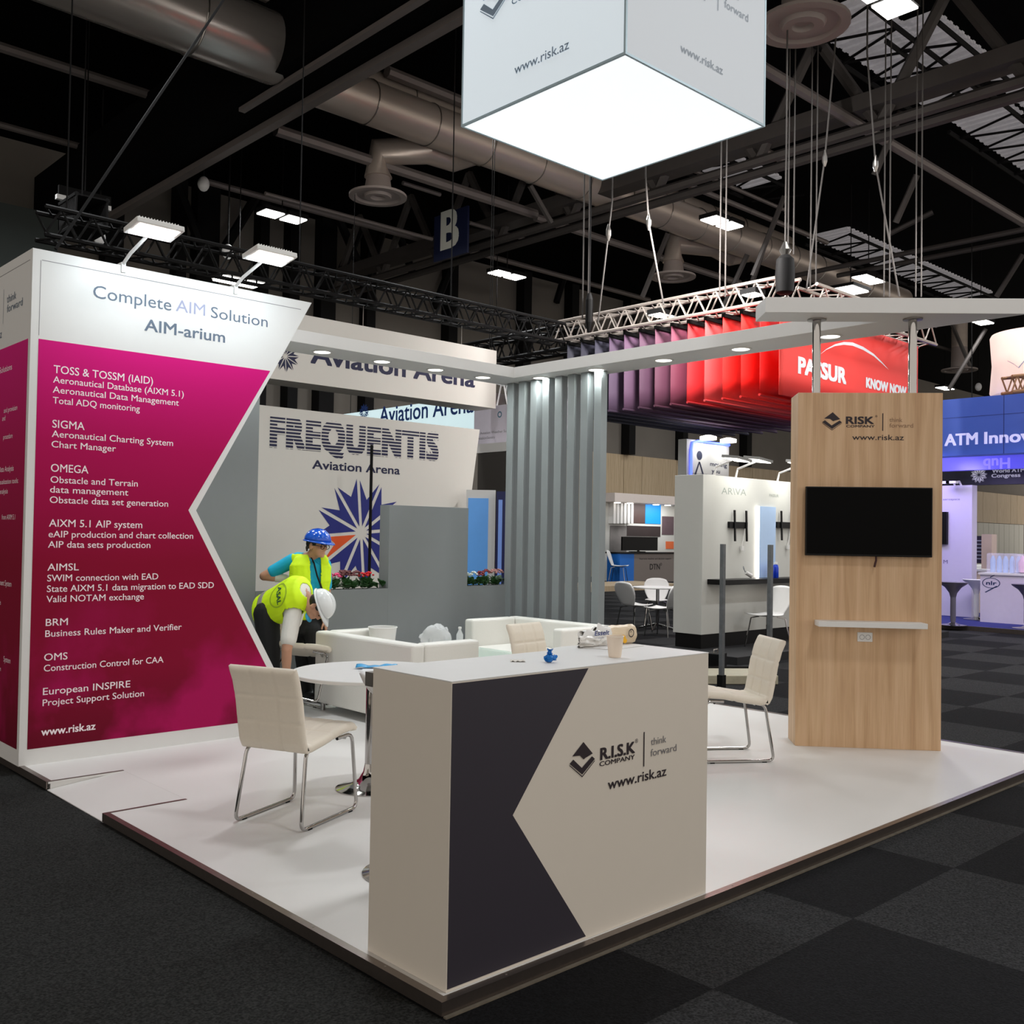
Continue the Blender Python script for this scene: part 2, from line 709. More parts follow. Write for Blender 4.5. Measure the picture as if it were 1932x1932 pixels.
# ================================================================== THE HALL
FZ = -.05
CARPET = carpet_mat('hall_carpet', (20, 20, 22), (45, 45, 46), (43, 44, 43), .81, -.51, -.06)
struct('floor', MB().box((-14, -12, FZ - .1), (75, 30, FZ)), CARPET)
struct('ceiling', MB().box((-14, -12, 11.6), (75, 30, 11.8)), CEILM)
YB = 25.0
struct('wall_back', MB().box((-14, YB, FZ), (75, YB + .3, 11.6)), DARKWALL)
BW = pyp(1145, 855, YB).z
B2 = pyp(1840, 985, YB).z
# timber lining along the foot of the back wall
a = MB()
x = 24.0
k = 0
while x < 74:
    w = 2.4 if k % 3 else 1.2
    a.box((x, YB - .08, B2 if x > 50 else FZ), (x + w - .03, YB - .002, BW))
    x += w
    k += 1
struct('trim_1', a, BEIGE)
a = MB()
x = 52.0
while x < 74:
    a.box((x, YB - .07, FZ), (x + .86, YB - .002, B2 - .03))
    x += .9
struct('trim_2', a, M('white_boards', (214, 214, 206), .6, var=.03))
# dark curtain wall at the far left
xl = pyp(112, 350, 23).x
struct('wall_left', MB().box((-14, 23, FZ), (xl, 23.2, 9.3)), M('green_black_curtain', (58, 64, 62), .9, var=.1, scale=1))
# steel columns standing against the back wall, with cross bracing between
a = MB()
for px_, w in ((218, .5), (345, .3), (395, .7), (502, .3), (560, .35), (624, .55), (705, .35), (860, .4), (1000, .4), (1090, .4), (1200, .4), (1300, .35), (1420, .4)):
    P = pyp(px_, 450, YB - .5)
    a.box((P.x - w / 2, YB - .45, BW if P.x > 24 else FZ), (P.x + w / 2, YB - .002, 11.59))
struct('column', a, BLACKSTEEL)
for p, q in (((335, 350), (385, 480)), ((490, 360), (420, 475)), ((630, 390), (690, 530)), ((705, 380), (640, 520)), ((735, 390), (780, 520)), ((740, 380), (695, 520)),
             ((860, 480), (820, 580)), ((1020, 310), (1060, 420)), ((1090, 330), (1055, 420)), ((1250, 480), (1215, 560)), ((1080, 470), (1050, 570))):
    P, Q = pyp(*p, YB - .9), pyp(*q, YB - .9)
    struct('beam', MB().cyl(P, Q, .14, n=6), BLACKSTEEL)

# roof steel: all of it runs along the hall or across it
ZT = 9.5


def xbeam(p, q, r=.09, z=ZT, mat=None, name='beam'):
    """pipe or purlin along x through picture point p, as far as picture point q"""
    P = pz(*p, z)
    Q = pyp(*q, P.y)
    return struct(name, MB().cyl(P, (Q.x, P.y, z), r, n=8), mat or PIPEM)


def ybeam(p, q, r=.09, z=ZT, mat=None):
    P = pz(*p, z)
    Q = pxp(*q, P.x)
    return struct('beam', MB().cyl(P, (P.x, Q.y, z), r, n=8), mat or PIPEM)


for p, q, r, z in (((380, 340), (830, 458), .08, 10), ((830, 458), (1225, 572), .08, 10), ((520, 245), (1010, 410), .12, 9.5), ((1010, 410), (1395, 545), .1, 9.5),
                   ((-20, 82), (400, 211), .1, 10.6), ((-20, 230), (248, 300), .08, 10.6), ((395, -10), (606, 76), .08, 10.6), ((480, -10), (606, 45), .06, 10.9),
                   ((1434, 125), (1940, 428), .1, 9.5), ((500, 365), (815, 456), .05, 9.2), ((730, 135), (880, 195), .12, 10.8), ((760, 345), (830, 388), .05, 9.6),
                   ((885, 420), (1000, 480), .05, 9.6), ((1270, 200), (1480, 320), .09, 10.6), ((1300, 350), (1560, 500), .07, 10.4), ((1200, 275), (1480, 420), .05, 10.6)):
    xbeam(p, q, r, z)
# the big cross girder, box web with lit rails along its foot
G = pz(180, 425, 9.2)
a = MB().box((G.x - .95, 2.5, 9.28), (G.x - .02, YB - .46, 10.6))
struct('beam', a, M('girder_black', (9, 9, 10), .9, var=.2, spec=.05))
g = MB().box((G.x - .08, 2.5, 9.14), (G.x + .1, YB - .46, 9.27))
struct('beam', g, PIPEM)
g = MB().box((G.x - .72, 2.5, 9.2), (G.x - .6, 14, 9.27))
struct('beam', g, PIPEM)
# second cross girder, an open lattice with two chords
P = pz(1380, 320, 9.2)
Gx = P.x
g = MB()
y0, y1 = 1.0, YB - .5
for dx in (0, .55):
    g.cyl((Gx + dx, y0, 9.2), (Gx + dx, y1, 9.2), .1, n=6)
g.box((Gx + .02, y0, 9.6), (Gx + .5, y1, 9.9))
n = 9
for i in range(n):
    ya = y0 + (y1 - y0) * i / n
    yb = y0 + (y1 - y0) * (i + 1) / n
    g.cyl((Gx + .25, ya, 9.3), (Gx + .25, (ya + yb) / 2, 11.4), .11, n=6)
    g.cyl((Gx + .25, (ya + yb) / 2, 11.4), (Gx + .25, yb, 9.3), .11, n=6)
struct('beam', g, BEAMM)
# a third one behind it
for p, q in (((1580, 520), (1940, 440)), ((1500, 520), (1940, 545))):
    ybeam(p, q, .07, 9.2, BEAMM)
for p, q, z in (((1700, 210), (1650, 330), 10), ((1480, 370), (1420, 520), 10), ((1860, 620), (1790, 735), 9), ((1930, 480), (1880, 560), 9.5), ((1760, 400), (1680, 440), 10), ((1730, 330), (1690, 420), 9.5),
                ((1260, 440), (1212, 560), 9.5), ((1000, 350), (1040, 420), 9.5), ((1410, 480), (1360, 590), 9.0), ((1440, 470), (1420, 530), 9.0), ((1795, 610), (1830, 690), 9.5), ((1748, 648), (1810, 665), 9.5)):
    D = depth(pz(p[0], p[1], z))
    struct('beam', MB().cyl(pd(*p, D), pd(*q, D * 1.02), .07, n=6), BEAMM)
# corrugated ceiling deck between the purlins at right; added emission imitates light on it
CORR = M('corrugated_deck_glow', (168, 164, 166), .6, .0, var=.15, emit=.28)
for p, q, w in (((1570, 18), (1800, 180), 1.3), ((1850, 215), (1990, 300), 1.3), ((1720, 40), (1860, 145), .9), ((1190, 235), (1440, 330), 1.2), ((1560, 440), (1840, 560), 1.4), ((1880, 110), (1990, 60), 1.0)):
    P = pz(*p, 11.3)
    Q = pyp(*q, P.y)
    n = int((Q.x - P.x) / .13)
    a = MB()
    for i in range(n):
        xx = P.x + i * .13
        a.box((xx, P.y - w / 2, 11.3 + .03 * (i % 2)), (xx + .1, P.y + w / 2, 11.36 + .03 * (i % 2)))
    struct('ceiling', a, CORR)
    t = MB()
    for s in (-.55, .55):
        t.cyl((P.x, P.y + s * w, 11.1), (Q.x, P.y + s * w, 11.1), .05, n=5)
    m = int((Q.x - P.x) / 1.1) + 1
    for i in range(m):
        xa = P.x + i * 1.1
        t.cyl((xa, P.y - .55 * w, 11.1), (xa + .55, P.y + .55 * w, 11.1), .03, n=5)
        t.cyl((xa + .55, P.y + .55 * w, 11.1), (xa + 1.1, P.y - .55 * w, 11.1), .03, n=5)
    struct('beam', t, BLACKSTEEL)

# hall lamps in rows across the roof: twin square panels
LX = [(9.75, 18.27), (17.0, 18.27), (24.0, 18.27), (17.3, 11.13), (24.4, 11.13), (32.0, 11.05), (45.7, 18.2), (10.7, 3.84)]
LNAMES = ['twin square hall lamp over the wall left of the blue letter sign', 'twin square hall lamp between the letter sign and the purple banners', 'small hall lamp seen through the steel truss of the red banners',
          'twin square hall lamp hanging under the big silver duct', 'twin square hall lamp above the slab of the corner canopy', 'hall lamp just under the right end of the corner canopy',
          'far low hall lamp beside the tip of the round pink sign', 'hall lamp cut by the top edge at the upper right']
for (lx, ly), lb in zip(LX, LNAMES):
    t = thing('hall_lamp', lb, 'lamp', (lx, ly, 9), 0, 'twin panel lamps under the hall roof')
    for s in (-.3, .3):
        part('housing', MB().box((s - .27, -.25, .02), (s + .27, .25, .12)), BLACKSTEEL, t, local=True)
        part('diffuser', MB().box((s - .24, -.22, -.01), (s + .24, .22, .019)), LAMPM, t, local=True)
    part('hanger', MB().cyl((0, 0, .1), (0, 0, 2.6), .015, n=5), BLACKSTEEL, t, local=True)
for lx in (2.2, 9.75, 17, 24.4, 32):
    for ly in (-3.3, 3.84, 11.1, 18.27):
        light('hall_lamp_light', 'AREA', (lx, ly, 8.95), HALL_LAMP_W, 1.1, None, (.96, .98, 1), .45)
t = thing('hall_lamp', 'single glaring lamp beside the silver duct above the slab edge', 'lamp', pz(1605, 548, 8.6))
part('hanger', MB().cyl((0, 0, .1), (0, 0, 3.0), .015, n=5), BLACKSTEEL, t, local=True)
part('diffuser', MB().box((-.45, -.3, -.02), (.45, .3, .02)), LAMPM, t, local=True)
part('housing', MB().box((-.5, -.35, .021), (.5, .35, .1)), BLACKSTEEL, t, local=True)
t = thing('hall_lamp', 'faint flat hall lamp just behind the second arm light', 'lamp', pz(450, 532, 7.2))
part('hanger', MB().cyl((0, 0, .08), (0, 0, 4.4), .012, n=5), BLACKSTEEL, t, local=True)
part('diffuser', MB().box((-.5, -.25, -.02), (.5, .25, .02)), LAMPM, t, local=True)
part('housing', MB().box((-.52, -.27, .021), (.52, .27, .08)), WHITE, t, local=True)

# air ducts
P = pz(530, 98, 9.8)
a = MB().lathe([(.02, -.25), (.3, -.2), (.52, -.05), (.58, .1), (.58, 9)], (P.x, P.y, 9.8), 28, (-1, 0, 0))
d = part('air_duct', a, M('dull_duct', (165, 158, 152), .26, .55, var=.15, scale=3, stretch=(.2, 2, 2)), smooth=40)
tag(d, 'round end of the silver air duct at the upper left', 'duct')
part('seam', MB().tube([V((P.x - 1.6, P.y, 9.8)) + V((0, cos(t_) * .59, sin(t_) * .59)) for t_ in [i * 2 * pi / 28 for i in range(28)]], .012, 5, True), STEEL, d)
for (p, q, r, lb) in (((655, 178), (1700, 610), .42, 'long silver air duct running behind the lit cube, lower of the pair'), ((715, 172), (1480, 470), .36, 'upper thinner silver duct beside the long lower one')):
    z = 9.9 if r > .4 else 10.6
    P = pz(*p, z)
    P.x = G.x + .12
    Q = pyp(*q, P.y)
    d = part('air_duct', MB().cyl((P.x, P.y, z), (Q.x, P.y, z), r, n=28), GALV, smooth=40)
    tag(d, lb, 'duct', 'pair of long ducts along the roof')
    n = int((Q.x - P.x) / 1.5)
    for i in range(1, n):
        part('seam', MB().tube([V((P.x + i * 1.5, P.y, z)) + V((0, cos(t_) * (r + .01), sin(t_) * (r + .01))) for t_ in [k * 2 * pi / 24 for k in range(24)]], .012, 4, True), STEEL, d)
    if r > .4:
        DUCT = d
        DUCTY, DUCTZ = P.y, z
# branches with round air outlets
for (outl, bend, lb, lb2) in (((713, 370), (900, 290), 'curved branch duct reaching down to the round outlet near the letter sign', 'round ringed air outlet left of the letter sign'),
                              ((1270, 522), (1420, 474), 'branch duct behind the hoist chains over the purple banners', 'round air outlet above the steel truss of the purple banners')):
    B = pyp(*bend, DUCTY + .3)
    Q = pz(*outl, DUCTZ - 1.1)
    a = MB().tube([(B.x, DUCTY + .2, DUCTZ), (B.x - .1, DUCTY + 1.0, DUCTZ - .02), ((B.x + Q.x) / 2, (B.y + Q.y) / 2, DUCTZ - .05), (Q.x, Q.y, DUCTZ - .15), (Q.x, Q.y, DUCTZ - .7)], .3, 16)
    part('branch_duct', a, GALV, DUCT, smooth=40)['label'] = lb
    t = part('air_outlet', MB().lathe([(.25, .42), (.3, .1), (.62, .02), (.62, -.03), (.5, -.03), (.46, .02), (.3, .02), (.28, -.04), (.16, -.04), (.12, .03)], Q, 28), M('outlet_enamel', (150, 138, 132), .5), DUCT, smooth=30)
    t['label'] = lb2
for (p, z, lb) in (((1515, 46), 9.2, 'round air outlet beside the top right of the lit cube'), ((1810, 698), 8.5, 'small round air outlet between the red banner and the pink sign')):
    Q = pz(*p, z)
    t = part('air_outlet', MB().lathe([(.3, .9), (.32, .1), (.68, .02), (.68, -.03), (.54, -.03), (.5, .02), (.34, .02), (.3, -.04), (.16, -.04), (.12, .03)], Q, 28), M('outlet_enamel', (150, 138, 132), .5), smooth=30)
    part('drop_duct', MB().cyl(Q + UP * .9, (Q.x, Q.y, 11.6), .3, n=16), GALV, t, smooth=40)
    tag(t, lb, 'air outlet', 'round air outlets under the ducts')

# black lighting trusses
P, Q = pyp(862, 611, 9.85), pyp(955, 640, 9.85)
TRZ = P.z
c = MB().tri_truss((pyp(230, 500, 9.85).x - 1, 9.95, TRZ), (Q.x + 1.2, 9.95, TRZ), (0, 0, 1), .33, 24, .028, .014)
for xx in (2.0, 5.2, 8.0):
    c.cyl((xx, 9.8, TRZ + .33), (xx, 9.8, 11.6), .01, n=5)
t = part('lighting_truss', c, BLACKSTEEL)
tag(t, 'long black lighting truss over the grey banner, below the letter sign', 'truss')
P = pz(0, 508, 6.5)
Q = pxp(112, 450, P.x)
t = part('lighting_truss', MB().tri_truss((P.x, P.y - 4, 6.5), (P.x, Q.y, 6.5), (0, 0, 1), .5, 14, .04, .02).cyl((P.x, Q.y - 1, 6.9), (P.x, Q.y - 1, 11.6), .012, n=5), BLACKSTEEL)
tag(t, 'black truss rising behind the top left corner of the display wall', 'truss')
P = pz(1075, 655, 6.4)
Q = pxp(935, 690, P.x)
t = part('lighting_truss', MB().tri_truss((P.x, P.y, 6.4), (P.x, Q.y + 2, 6.4), (0, 0, 1), .6, 8, .05, .025).cyl((P.x, Q.y, 7.0), (P.x, Q.y, 11.6), .012, n=5), BLACKSTEEL)
tag(t, 'short black truss between the grey banner and the purple banners', 'truss')
# loudspeaker cluster of small lamps on a bar, camera domes, ropes
P = pz(160, 378, 8.0)
t = thing('lamp_bar', 'dark bar with two small white strip lamps hanging at the left', 'lamp', P)
part('bar', MB().box((-.5, -.03, 0), (.5, .03, .18)), BLACKSTEEL, t, local=True)
for s in (-.4, .36):
    part('strip', MB().box((s - .14, -.05, -.1), (s + .14, .05, -.01)), WHITE, t, local=True)
part('hanger', MB().cyl((0, 0, .1), (0, 0, 3.6), .012, n=5), BLACKSTEEL, t, local=True)
for p, z, lb in (((384, 347), 9.3, 'white dome camera under the lit rail of the girder'), ((1846, 730), 8, 'little white dome camera low at the far right'), ((430, 475), 7.8, 'little white projector on the long black truss'), ((188, 448), 8.2, 'small white spotlight above the corner of the display wall')):
    Q = pz(*p, z)
    t = thing('dome_camera', lb, 'camera', Q)
    part('dome', MB().ell((0, 0, 0), (.13, .13, .17)), WHITE, t, local=True, smooth=60)
    part('bracket', MB().cyl((0, 0, .1), (0, 0, 11.6 - Q.z), .02, n=8), BLACKSTEEL, t, local=True)
A = pz(425, -5, 7)
Bp = pyp(105, 470, 6.0)
tag(part('rope', MB().cyl(A, Bp, .013, n=6), BLACKSTEEL), 'taut dark rope slanting down across the upper left', 'rope')
# letter sign
X = 14.0
p0, p1 = pxp(818, 494, X), pxp(881, 476, X)
zt = pxp(881, 388, X).z
t = thing('letter_sign', 'dark blue hanging box sign with a white letter B', 'sign', (X, p1.y, p1.z))
part('box', MB().box((X, p1.y, p1.z), (X + .06, p0.y, zt)), M('sign_navy', (22, 30, 62), .5), t)
a = MB()
q0, q1 = pxp(833, 470, X), pxp(864, 462, X)
text_px(a, 'B', lambda x_, y_: pxp(x_, y_, X), (833, 471), (863, 463), 73, bold=.03)
part('lettering', a, M('sign_white', (225, 225, 215), .5, var=.01), t)
part('hanger', MB().cyl((X + .03, (p0.y + p1.y) / 2, zt), (X + .03, (p0.y + p1.y) / 2, 11.6), .015, n=5), BLACKSTEEL, t)
# chain hoists and slings hung from the roof
CHAIN = M('hoist_chain_steel', (66, 62, 59), .7, .0, var=.2, scale=60)
for p, q, lb in (((1104, 350), (1104, 600), 'twin hoist chain dropping to the far corner of the purple banners'), ((1497, -5), (1492, 480), 'long steel hoist chain over the black chain bag'), ((1363, 330), (1363, 560), 'twin hoist chain in front of the silver duct'),
                 ((1740, 165), (1733, 560), 'twin hoist chain over the slab right of the chain bag'), ((1540, 350), (1534, 545), 'pair of hoist chains hanging from a bridle'), ((1675, 360), (1673, 560), 'thin single cable behind the tilted sling')):
    Z1 = 10.5
    D = 15.5
    P, Q = pd(*p, D), pd(*q, D)
    c = MB()
    for s in (-.03, .03):
        c.cyl((Q.x + s, Q.y - s, Q.z), (Q.x + s, Q.y - s, 11.6), .012, n=5)
    tag(part('hoist_chain', c, CHAIN), lb, 'chain', 'hoist chains under the roof')
for pts, lb in ((((1155, 380), (1148, 440), (1128, 610)), 'slack sling left of the upright hoist chain, hung to the truss'), (((1218, 330), (1224, 420), (1252, 575)), 'tilted sling with a hook over the purple banners'), (((1578, 60), (1556, 300), (1522, 545)), 'tilted sling right of the chain bag'),
                (((1636, 100), (1652, 310), (1697, 560)), 'tilted sling with a hook over the corner canopy slab')):
    D = 15.3
    w = [pd(*p, D) for p in pts]
    t = thing('wire_sling', lb, 'cable', w[2], 0, 'wire slings holding the banner truss')
    part('wire', MB().tube([V((w[0].x, w[0].y, 11.6))] + w, .014, 6), CHAIN, t)
    part('hook', MB().lathe([(.015, -.12), (.04, -.04), (.04, .04), (.015, .14)], w[1], 10), STEEL, t)
for p, s, lb in (((1481, 520), 1, 'black canvas chain bag hanging beside the steel chain'), ((1212, 0), 0, '')):
    if not s:
        continue
    Q = pd(*p, 14.8)
    t = thing('chain_bag', lb, 'bag', Q)
    part('bag', MB().lathe([(.08, -.28), (.13, -.25), (.145, 0), (.13, .24), (.07, .3)], (0, 0, 0), 16), BLACKSTEEL, t, local=True, smooth=40)
    part('hook', MB().lathe([(.05, .3), (.09, .38), (.03, .5)], (0, 0, 0), 10), STEEL, t, local=True)
    part('chain', MB().cyl((0, 0, .45), (0, 0, 11.6 - Q.z), .014, n=6), CHAIN, t, local=True)
Q = pd(1112, 578, 15.4)
t = part('chain_hoist', MB().lathe([(.03, -.4), (.06, -.25), (.06, .1), (.03, .2)], Q, 12).cyl(Q, (Q.x, Q.y, 11.6), .012, n=5), BLACKSTEEL)
tag(t, 'black chain hoist motor over the far corner of the purple banners', 'hoist')

# ================================================================== THE STAND
Y0 = -.04
XR, YBK = 5.70, 5.78
t = thing('stand_platform', 'low white exhibition platform edged with aluminium on dark carpet', 'platform', (0, 0, FZ))
RY0, RY1, RX = 2.885, 3.775, .42
part('deck', MB().prism([(-.045, Y0, 0), (XR, Y0, 0), (XR, YBK, 0), (-.045, YBK, 0), (-.045, RY1, 0), (RX, RY1, 0), (RX, RY0, 0), (-.045, RY0, 0)], (0, 0, -.012)), DECK, t)
part('core', MB().prism([(-.03, Y0 + .012, -.012), (XR - .01, Y0 + .012, -.012), (XR - .01, YBK - .01, -.012), (-.03, YBK - .01, -.012), (-.03, RY1 + .005, -.012), (RX, RY1 + .005, -.012), (RX, RY0 - .005, -.012), (-.03, RY0 - .005, -.012)], (0, 0, -.037)), DECK, t)
part('ramp', MB().add([(-.05, RY0, FZ + .004), (RX, RY0, -.001), (RX, RY1, -.001), (-.05, RY1, FZ + .004), (-.05, RY0, FZ), (RX, RY0, FZ), (RX, RY1, FZ), (-.05, RY1, FZ)],
                      [(0, 1, 2, 3), (4, 7, 6, 5), (0, 4, 5, 1), (1, 5, 6, 2), (2, 6, 7, 3), (3, 7, 4, 0)]), DECK, t)


def edge(p, q, inward, dz=0):
    """angle profile: an upright lip and a narrow strip on the deck"""
    p, q, i = V(p), V(q), V(inward)
    return MB().obox(p + V((0, 0, FZ + .006)), q - p, -i * .006, V((0, 0, -FZ - .005))).obox(p + V((0, 0, .0005 + dz)) - i * .006, q - p, i * .034, V((0, 0, .002)))


ex = [((-.056, Y0, 0), (XR, Y0, 0), (0, 1, 0)), ((-.05, RY0, 0), (-.05, Y0, 0), (1, 0, 0)), ((-.05, YBK, 0), (-.05, RY1, 0), (1, 0, 0)), ((XR, Y0, 0), (XR, YBK, 0), (-1, 0, 0)), ]
for k, e in enumerate(ex):
    part('edge_trim', edge(*e, dz=.0004 * k), ALU, t)
part('ramp_trim', MB().box((-.05, RY1, .0005), (RX, RY1 + .02, .0025)), ALU, t)
part('ramp_trim', MB().box((-.05, RY0 - .02, .0005), (RX, RY0, .0025)), ALU, t)
a = MB()
for i in range(12):
    a.cyl((.25 + i * .46, Y0 + .014, .002), (.25 + i * .46, Y0 + .014, .0045), .005, n=8)
for i in range(6):
    a.cyl((-.035, .3 + i * .48, .002), (-.035, .3 + i * .48, .0045), .005, n=8)
part('screw', a, STEEL, t)
tag(part('carpet_strip', MB().box((-.05, Y0 - .022, FZ), (XR, Y0 - .007, FZ + .006)), M('torn_tape', (104, 96, 84), .9, var=.35, scale=25)), 'frayed pale tape along the foot of the platform front', 'tape')

# ---------------- reception counter
CX, CY, CH = 1.468, .46, 1.05
t = thing('reception_counter', 'white box counter with dark chevron front at the platform corner', 'counter', (0, 0, 0))
part('body', MB().box((0, 0, 0), (CX, CY, CH - .004)), LAM, t, bevel=.002)
part('countertop', MB().box((-.0005, -.0005, CH - .0038), (CX + .0005, CY + .001, CH)), WHITE, t)
f = lambda x_, y_: pyp(x_, y_, 0)
q = [f(1110, 1259), f(967, 1538), f(1105, 1771)]
part('chevron_graphic', MB().prism([(.003, -.0005, CH - .008), (.003, -.0005, .012), (q[2].x, -.0005, .012), (q[1].x, -.0005, q[1].z), (q[0].x, -.0005, CH - .008)], (0, -.0008, 0)), NAVY, t)
company_mark(t, lambda x_, y_: f(x_, y_), dict(logoL=(1074.4, 1439), logoR=(1122, 1431.7), logoC=(1098.3, 1433), name=((1132.6, 1433.5), (1196.7, 1423), 22.7), company=((1130.7, 1446), (1196.7, 1435.4), 9),
             reg=(1197.8, 1402), reg_h=8, rule=((1214, 1446), (1214, 1381)), think=((1227.6, 1406), (1256.3, 1403), 14), forward=((1226.9, 1427), (1275.7, 1419.4), 14), www=((1146.4, 1489.5), (1256.3, 1466.7), 20), wb=.012))
part('bracket', MB().box((-.0, CY + .003, CH - .075), (.06, CY + .05, CH - .022)), STEEL, t)

# things on the counter
Z = CH
P = pz(1160, 1240, Z)
t = thing('paper_cup', 'small off-white paper cup standing on the counter', 'cup', P)
part('cup', MB().lathe([(.025, .0005), (.0265, .004), (.036, .088), (.034, .088), (.0245, .006)], (0, 0, 0), 24), M('cup_paper', (238, 222, 205), .6), t, local=True, smooth=40)
part('rim', MB().tube([(cos(i * pi / 12) * .0365, sin(i * pi / 12) * .0365, .088) for i in range(24)], .002, 6, True), M('cup_rim', (240, 228, 214), .5), t, local=True, smooth=50)
random.seed(4)
P = pz(1036, 1250, Z)
a = MB()
a.ell((0, 0, .017), (.021, .018, .017), nu=12, nv=8)
a.lathe([(.004, .026), (.012, .034), (.006, .042), (.012, .052), (.003, .047)], (.003, 0, 0), 7)
a.ell((.022, -.008, .018), (.012, .006, .012), nu=8, nv=6)
for i, v in enumerate(a.v):
    a.v[i] = V((v.x * (1 + .25 * random.uniform(-1, 1)), v.y * (1 + .25 * random.uniform(-1, 1)), max(.0005, v.z * (1 + .12 * random.uniform(-1, 1)))))
for v in a.v:
    v += P
tag(part('wrapper', a, M('blue_foil', (20, 110, 190), .3, .3, var=.3, scale=90)), 'small crumpled blue wrapper on the counter top', 'wrapper')
P = pz(977, 1248, Z)
a = MB().grid(lambda u_, v_: P + V((.0, -.0, .0005 + .006 * abs(sin(9 * u_ + 4 * v_)))) + CR * (u_ - .5) * .06 + V((CF.x, CF.y, 0)) * (v_ - .5) * .045, 6, 5)
tag(part('tissue', a, WTEE, solid=.001), 'flat scrap of white tissue on the counter top', 'tissue')
A = pz(1205, 1220, Z)
a = MB().obox(pz(1150, 1226, Z) + V((0, -.02, .0005)), V((.25, .03, 0)), V((-.05, .16, 0)), V((0, 0, .003)))
tag(part('envelope', a, M('paper_white', (228, 226, 224), .7)), 'white paper sheets lying behind the paper cup', 'paper')
# film-wrapped packet leaning at the back of the counter
pl = lambda x_, y_: pyp(x_, y_, .40)
c0, c1 = pl(1106, 1222), pl(1206, 1218)
W_, H_ = c1.x - c0.x, pl(1206, 1179).z - CH
c0.z = CH
t = thing('tissue_packet', 'crinkled film-wrapped tissue packet printed with a yellow flower on the counter', 'packet', c0)
random.seed(9)


def pk(u_, v_, s_, sgn):
    e = sin(pi * min(1, max(0, v_))) ** .4 * (min(1, u_ * 5 + .15) if True else 1)
    top = H_ * (.62 + .38 * min(1, u_ * 2.6)) if True else H_
    nz = mnoise.noise(V((u_ * 9, v_ * 7, sgn * 3.1))) * (.026 if u_ < .45 else .004)
    return V((W_ * u_, sgn * (.03 * e) + nz + .045, .001 + max(0, top * v_ + nz * v_)))


for nm, mt_, ua, ub in (('printed_end', M('packet_print', (226, 206, 176), .35, var=.06), .52, 1.0), ):
    part(nm, MB().grid(lambda u_, v_: pk(ua + (ub - ua) * u_, v_, 0, -1), 12, 10).grid(lambda u_, v_: pk(ub - (ub - ua) * u_, v_, 0, 1), 12, 10), mt_, t, local=True, smooth=30)
a = MB().grid(lambda u_, v_: pk(u_ * .52, v_, 0, -1), 26, 16).grid(lambda u_, v_: pk(.52 - .52 * u_, v_, 0, 1), 26, 16)
part('wrap', a, M('packet_film', (232, 230, 226), .25, var=.04, spec=.6), t, local=True, smooth=30)
fp = lambda x_, y_: pyp(x_, y_, .398)
a = MB()
text_add(a, 'Esselt', c0 + V((.17 * W_, -.034 + .045, .62 * H_)), (1, .0, 0), UP, .022, .27 * W_, bold=.02, shear=.15, lift=.004)
text_add(a, 'tissue', c0 + V((.24 * W_, -.034 + .045, .46 * H_)), (1, .0, 0), UP, .006, .1 * W_, lift=.004)
part('lettering', a, M('packet_blue', (40, 55, 120), .5), t)
a = MB().ell(c0 + V((.72 * W_, .012, .33 * H_)), (.02, .002, .018)).ell(c0 + V((.76 * W_, .012, .22 * H_)), (.014, .002, .012))
part('flower_print', a, M('packet_yellow', (240, 180, 30), .5), t)
a = MB()
poly_disc(a, c0 + V((.86 * W_, .008, .6 * H_)), (1, 0, 0), UP, .02, 20, .002, .015)
text_add(a, '^', c0 + V((.835 * W_, .008, .52 * H_)), (1, 0, 0), UP, .022, .014)
part('round_mark', a, INK, t)

# ---------------- display wall with the chevron cut
YW = 4.298
w = lambda x_, y_: pyp(x_, y_, YW)
XL = -.058
t = thing('display_wall', 'tall white display wall with crimson printed panel and arrow-cut right edge', 'display wall', (XL, YW, 0))
ap = w(370, 963)
XT, ZTOP = 2.052, 3.39
outl = [(XL, 0), (2.06, 0), (ap.x, ap.z), (XT, ZTOP), (XL, ZTOP)]
part('front_panel', MB().prism([(x_, YW, z_) for x_, z_ in outl], (0, .05, 0)), WHITE, t)
part('side_panel', MB().box((XL, YW + .0505, 0), (XL + .05, YBK - .02, ZTOP)), WHITE, t)
MAG = ramp_mat('crimson_print', [(0, (104, 6, 34)), (.18, (132, 8, 46)), (.45, (138, 4, 46)), (.75, (176, 8, 84)), (1, (212, 22, 124))], 2, .1, 2.8, .5, ((168, 14, 84), 1.3, .5, 1.35), .12)
pt_, pr_ = w(72, 638), w(510, 701)
pi_ = [(-.008, .105), (1.945, .105), (ap.x - .06, ap.z), (pr_.x - .002, 2.797), (-.008, 2.797)]
part('crimson_print', MB().prism([(x_, YW - .0005, z_) for x_, z_ in pi_], (0, -.001, 0)), MAG, t)
s = lambda x_, y_: pxp(x_, y_, XL)
part('side_print', MB().prism([(XL - .0005, YW + .045, .105), (XL - .0005, YW + .045, 2.797), (XL - .0005, YBK - .06, 2.797), (XL - .0005, YBK - .06, .105)], (-.001, 0, 0)), MAG, t)
a = MB()
a.box((.0, YW - .001, ZTOP - .072), (1.955, YW + .001, ZTOP - .068)).box((-.008, YW - .001, 2.82), (-.005, YW + .001, ZTOP - .072))
a.box((XL - .001, YW + .05, ZTOP - .072), (XL + .001, YBK - .06, ZTOP - .068))
part('seam', a, GREYINK, t)
Z1 = lambda x_, y_: (x_ * 600 / 1932, 440 + y_ * 600 / 1932)
Z2 = lambda x_, y_: (x_ * 600 / 1932, 1000 + y_ * 600 / 1932)
R_ = (1, 0, 0)
a = MB()
text_px(a, 'Complete', w, Z1(565, 390), Z1(1040, 465), 25, bold=-.004, r=R_)
text_px(a, 'Solution', w, Z1(1280, 512), Z1(1625, 573), 22, bold=-.004, r=R_)
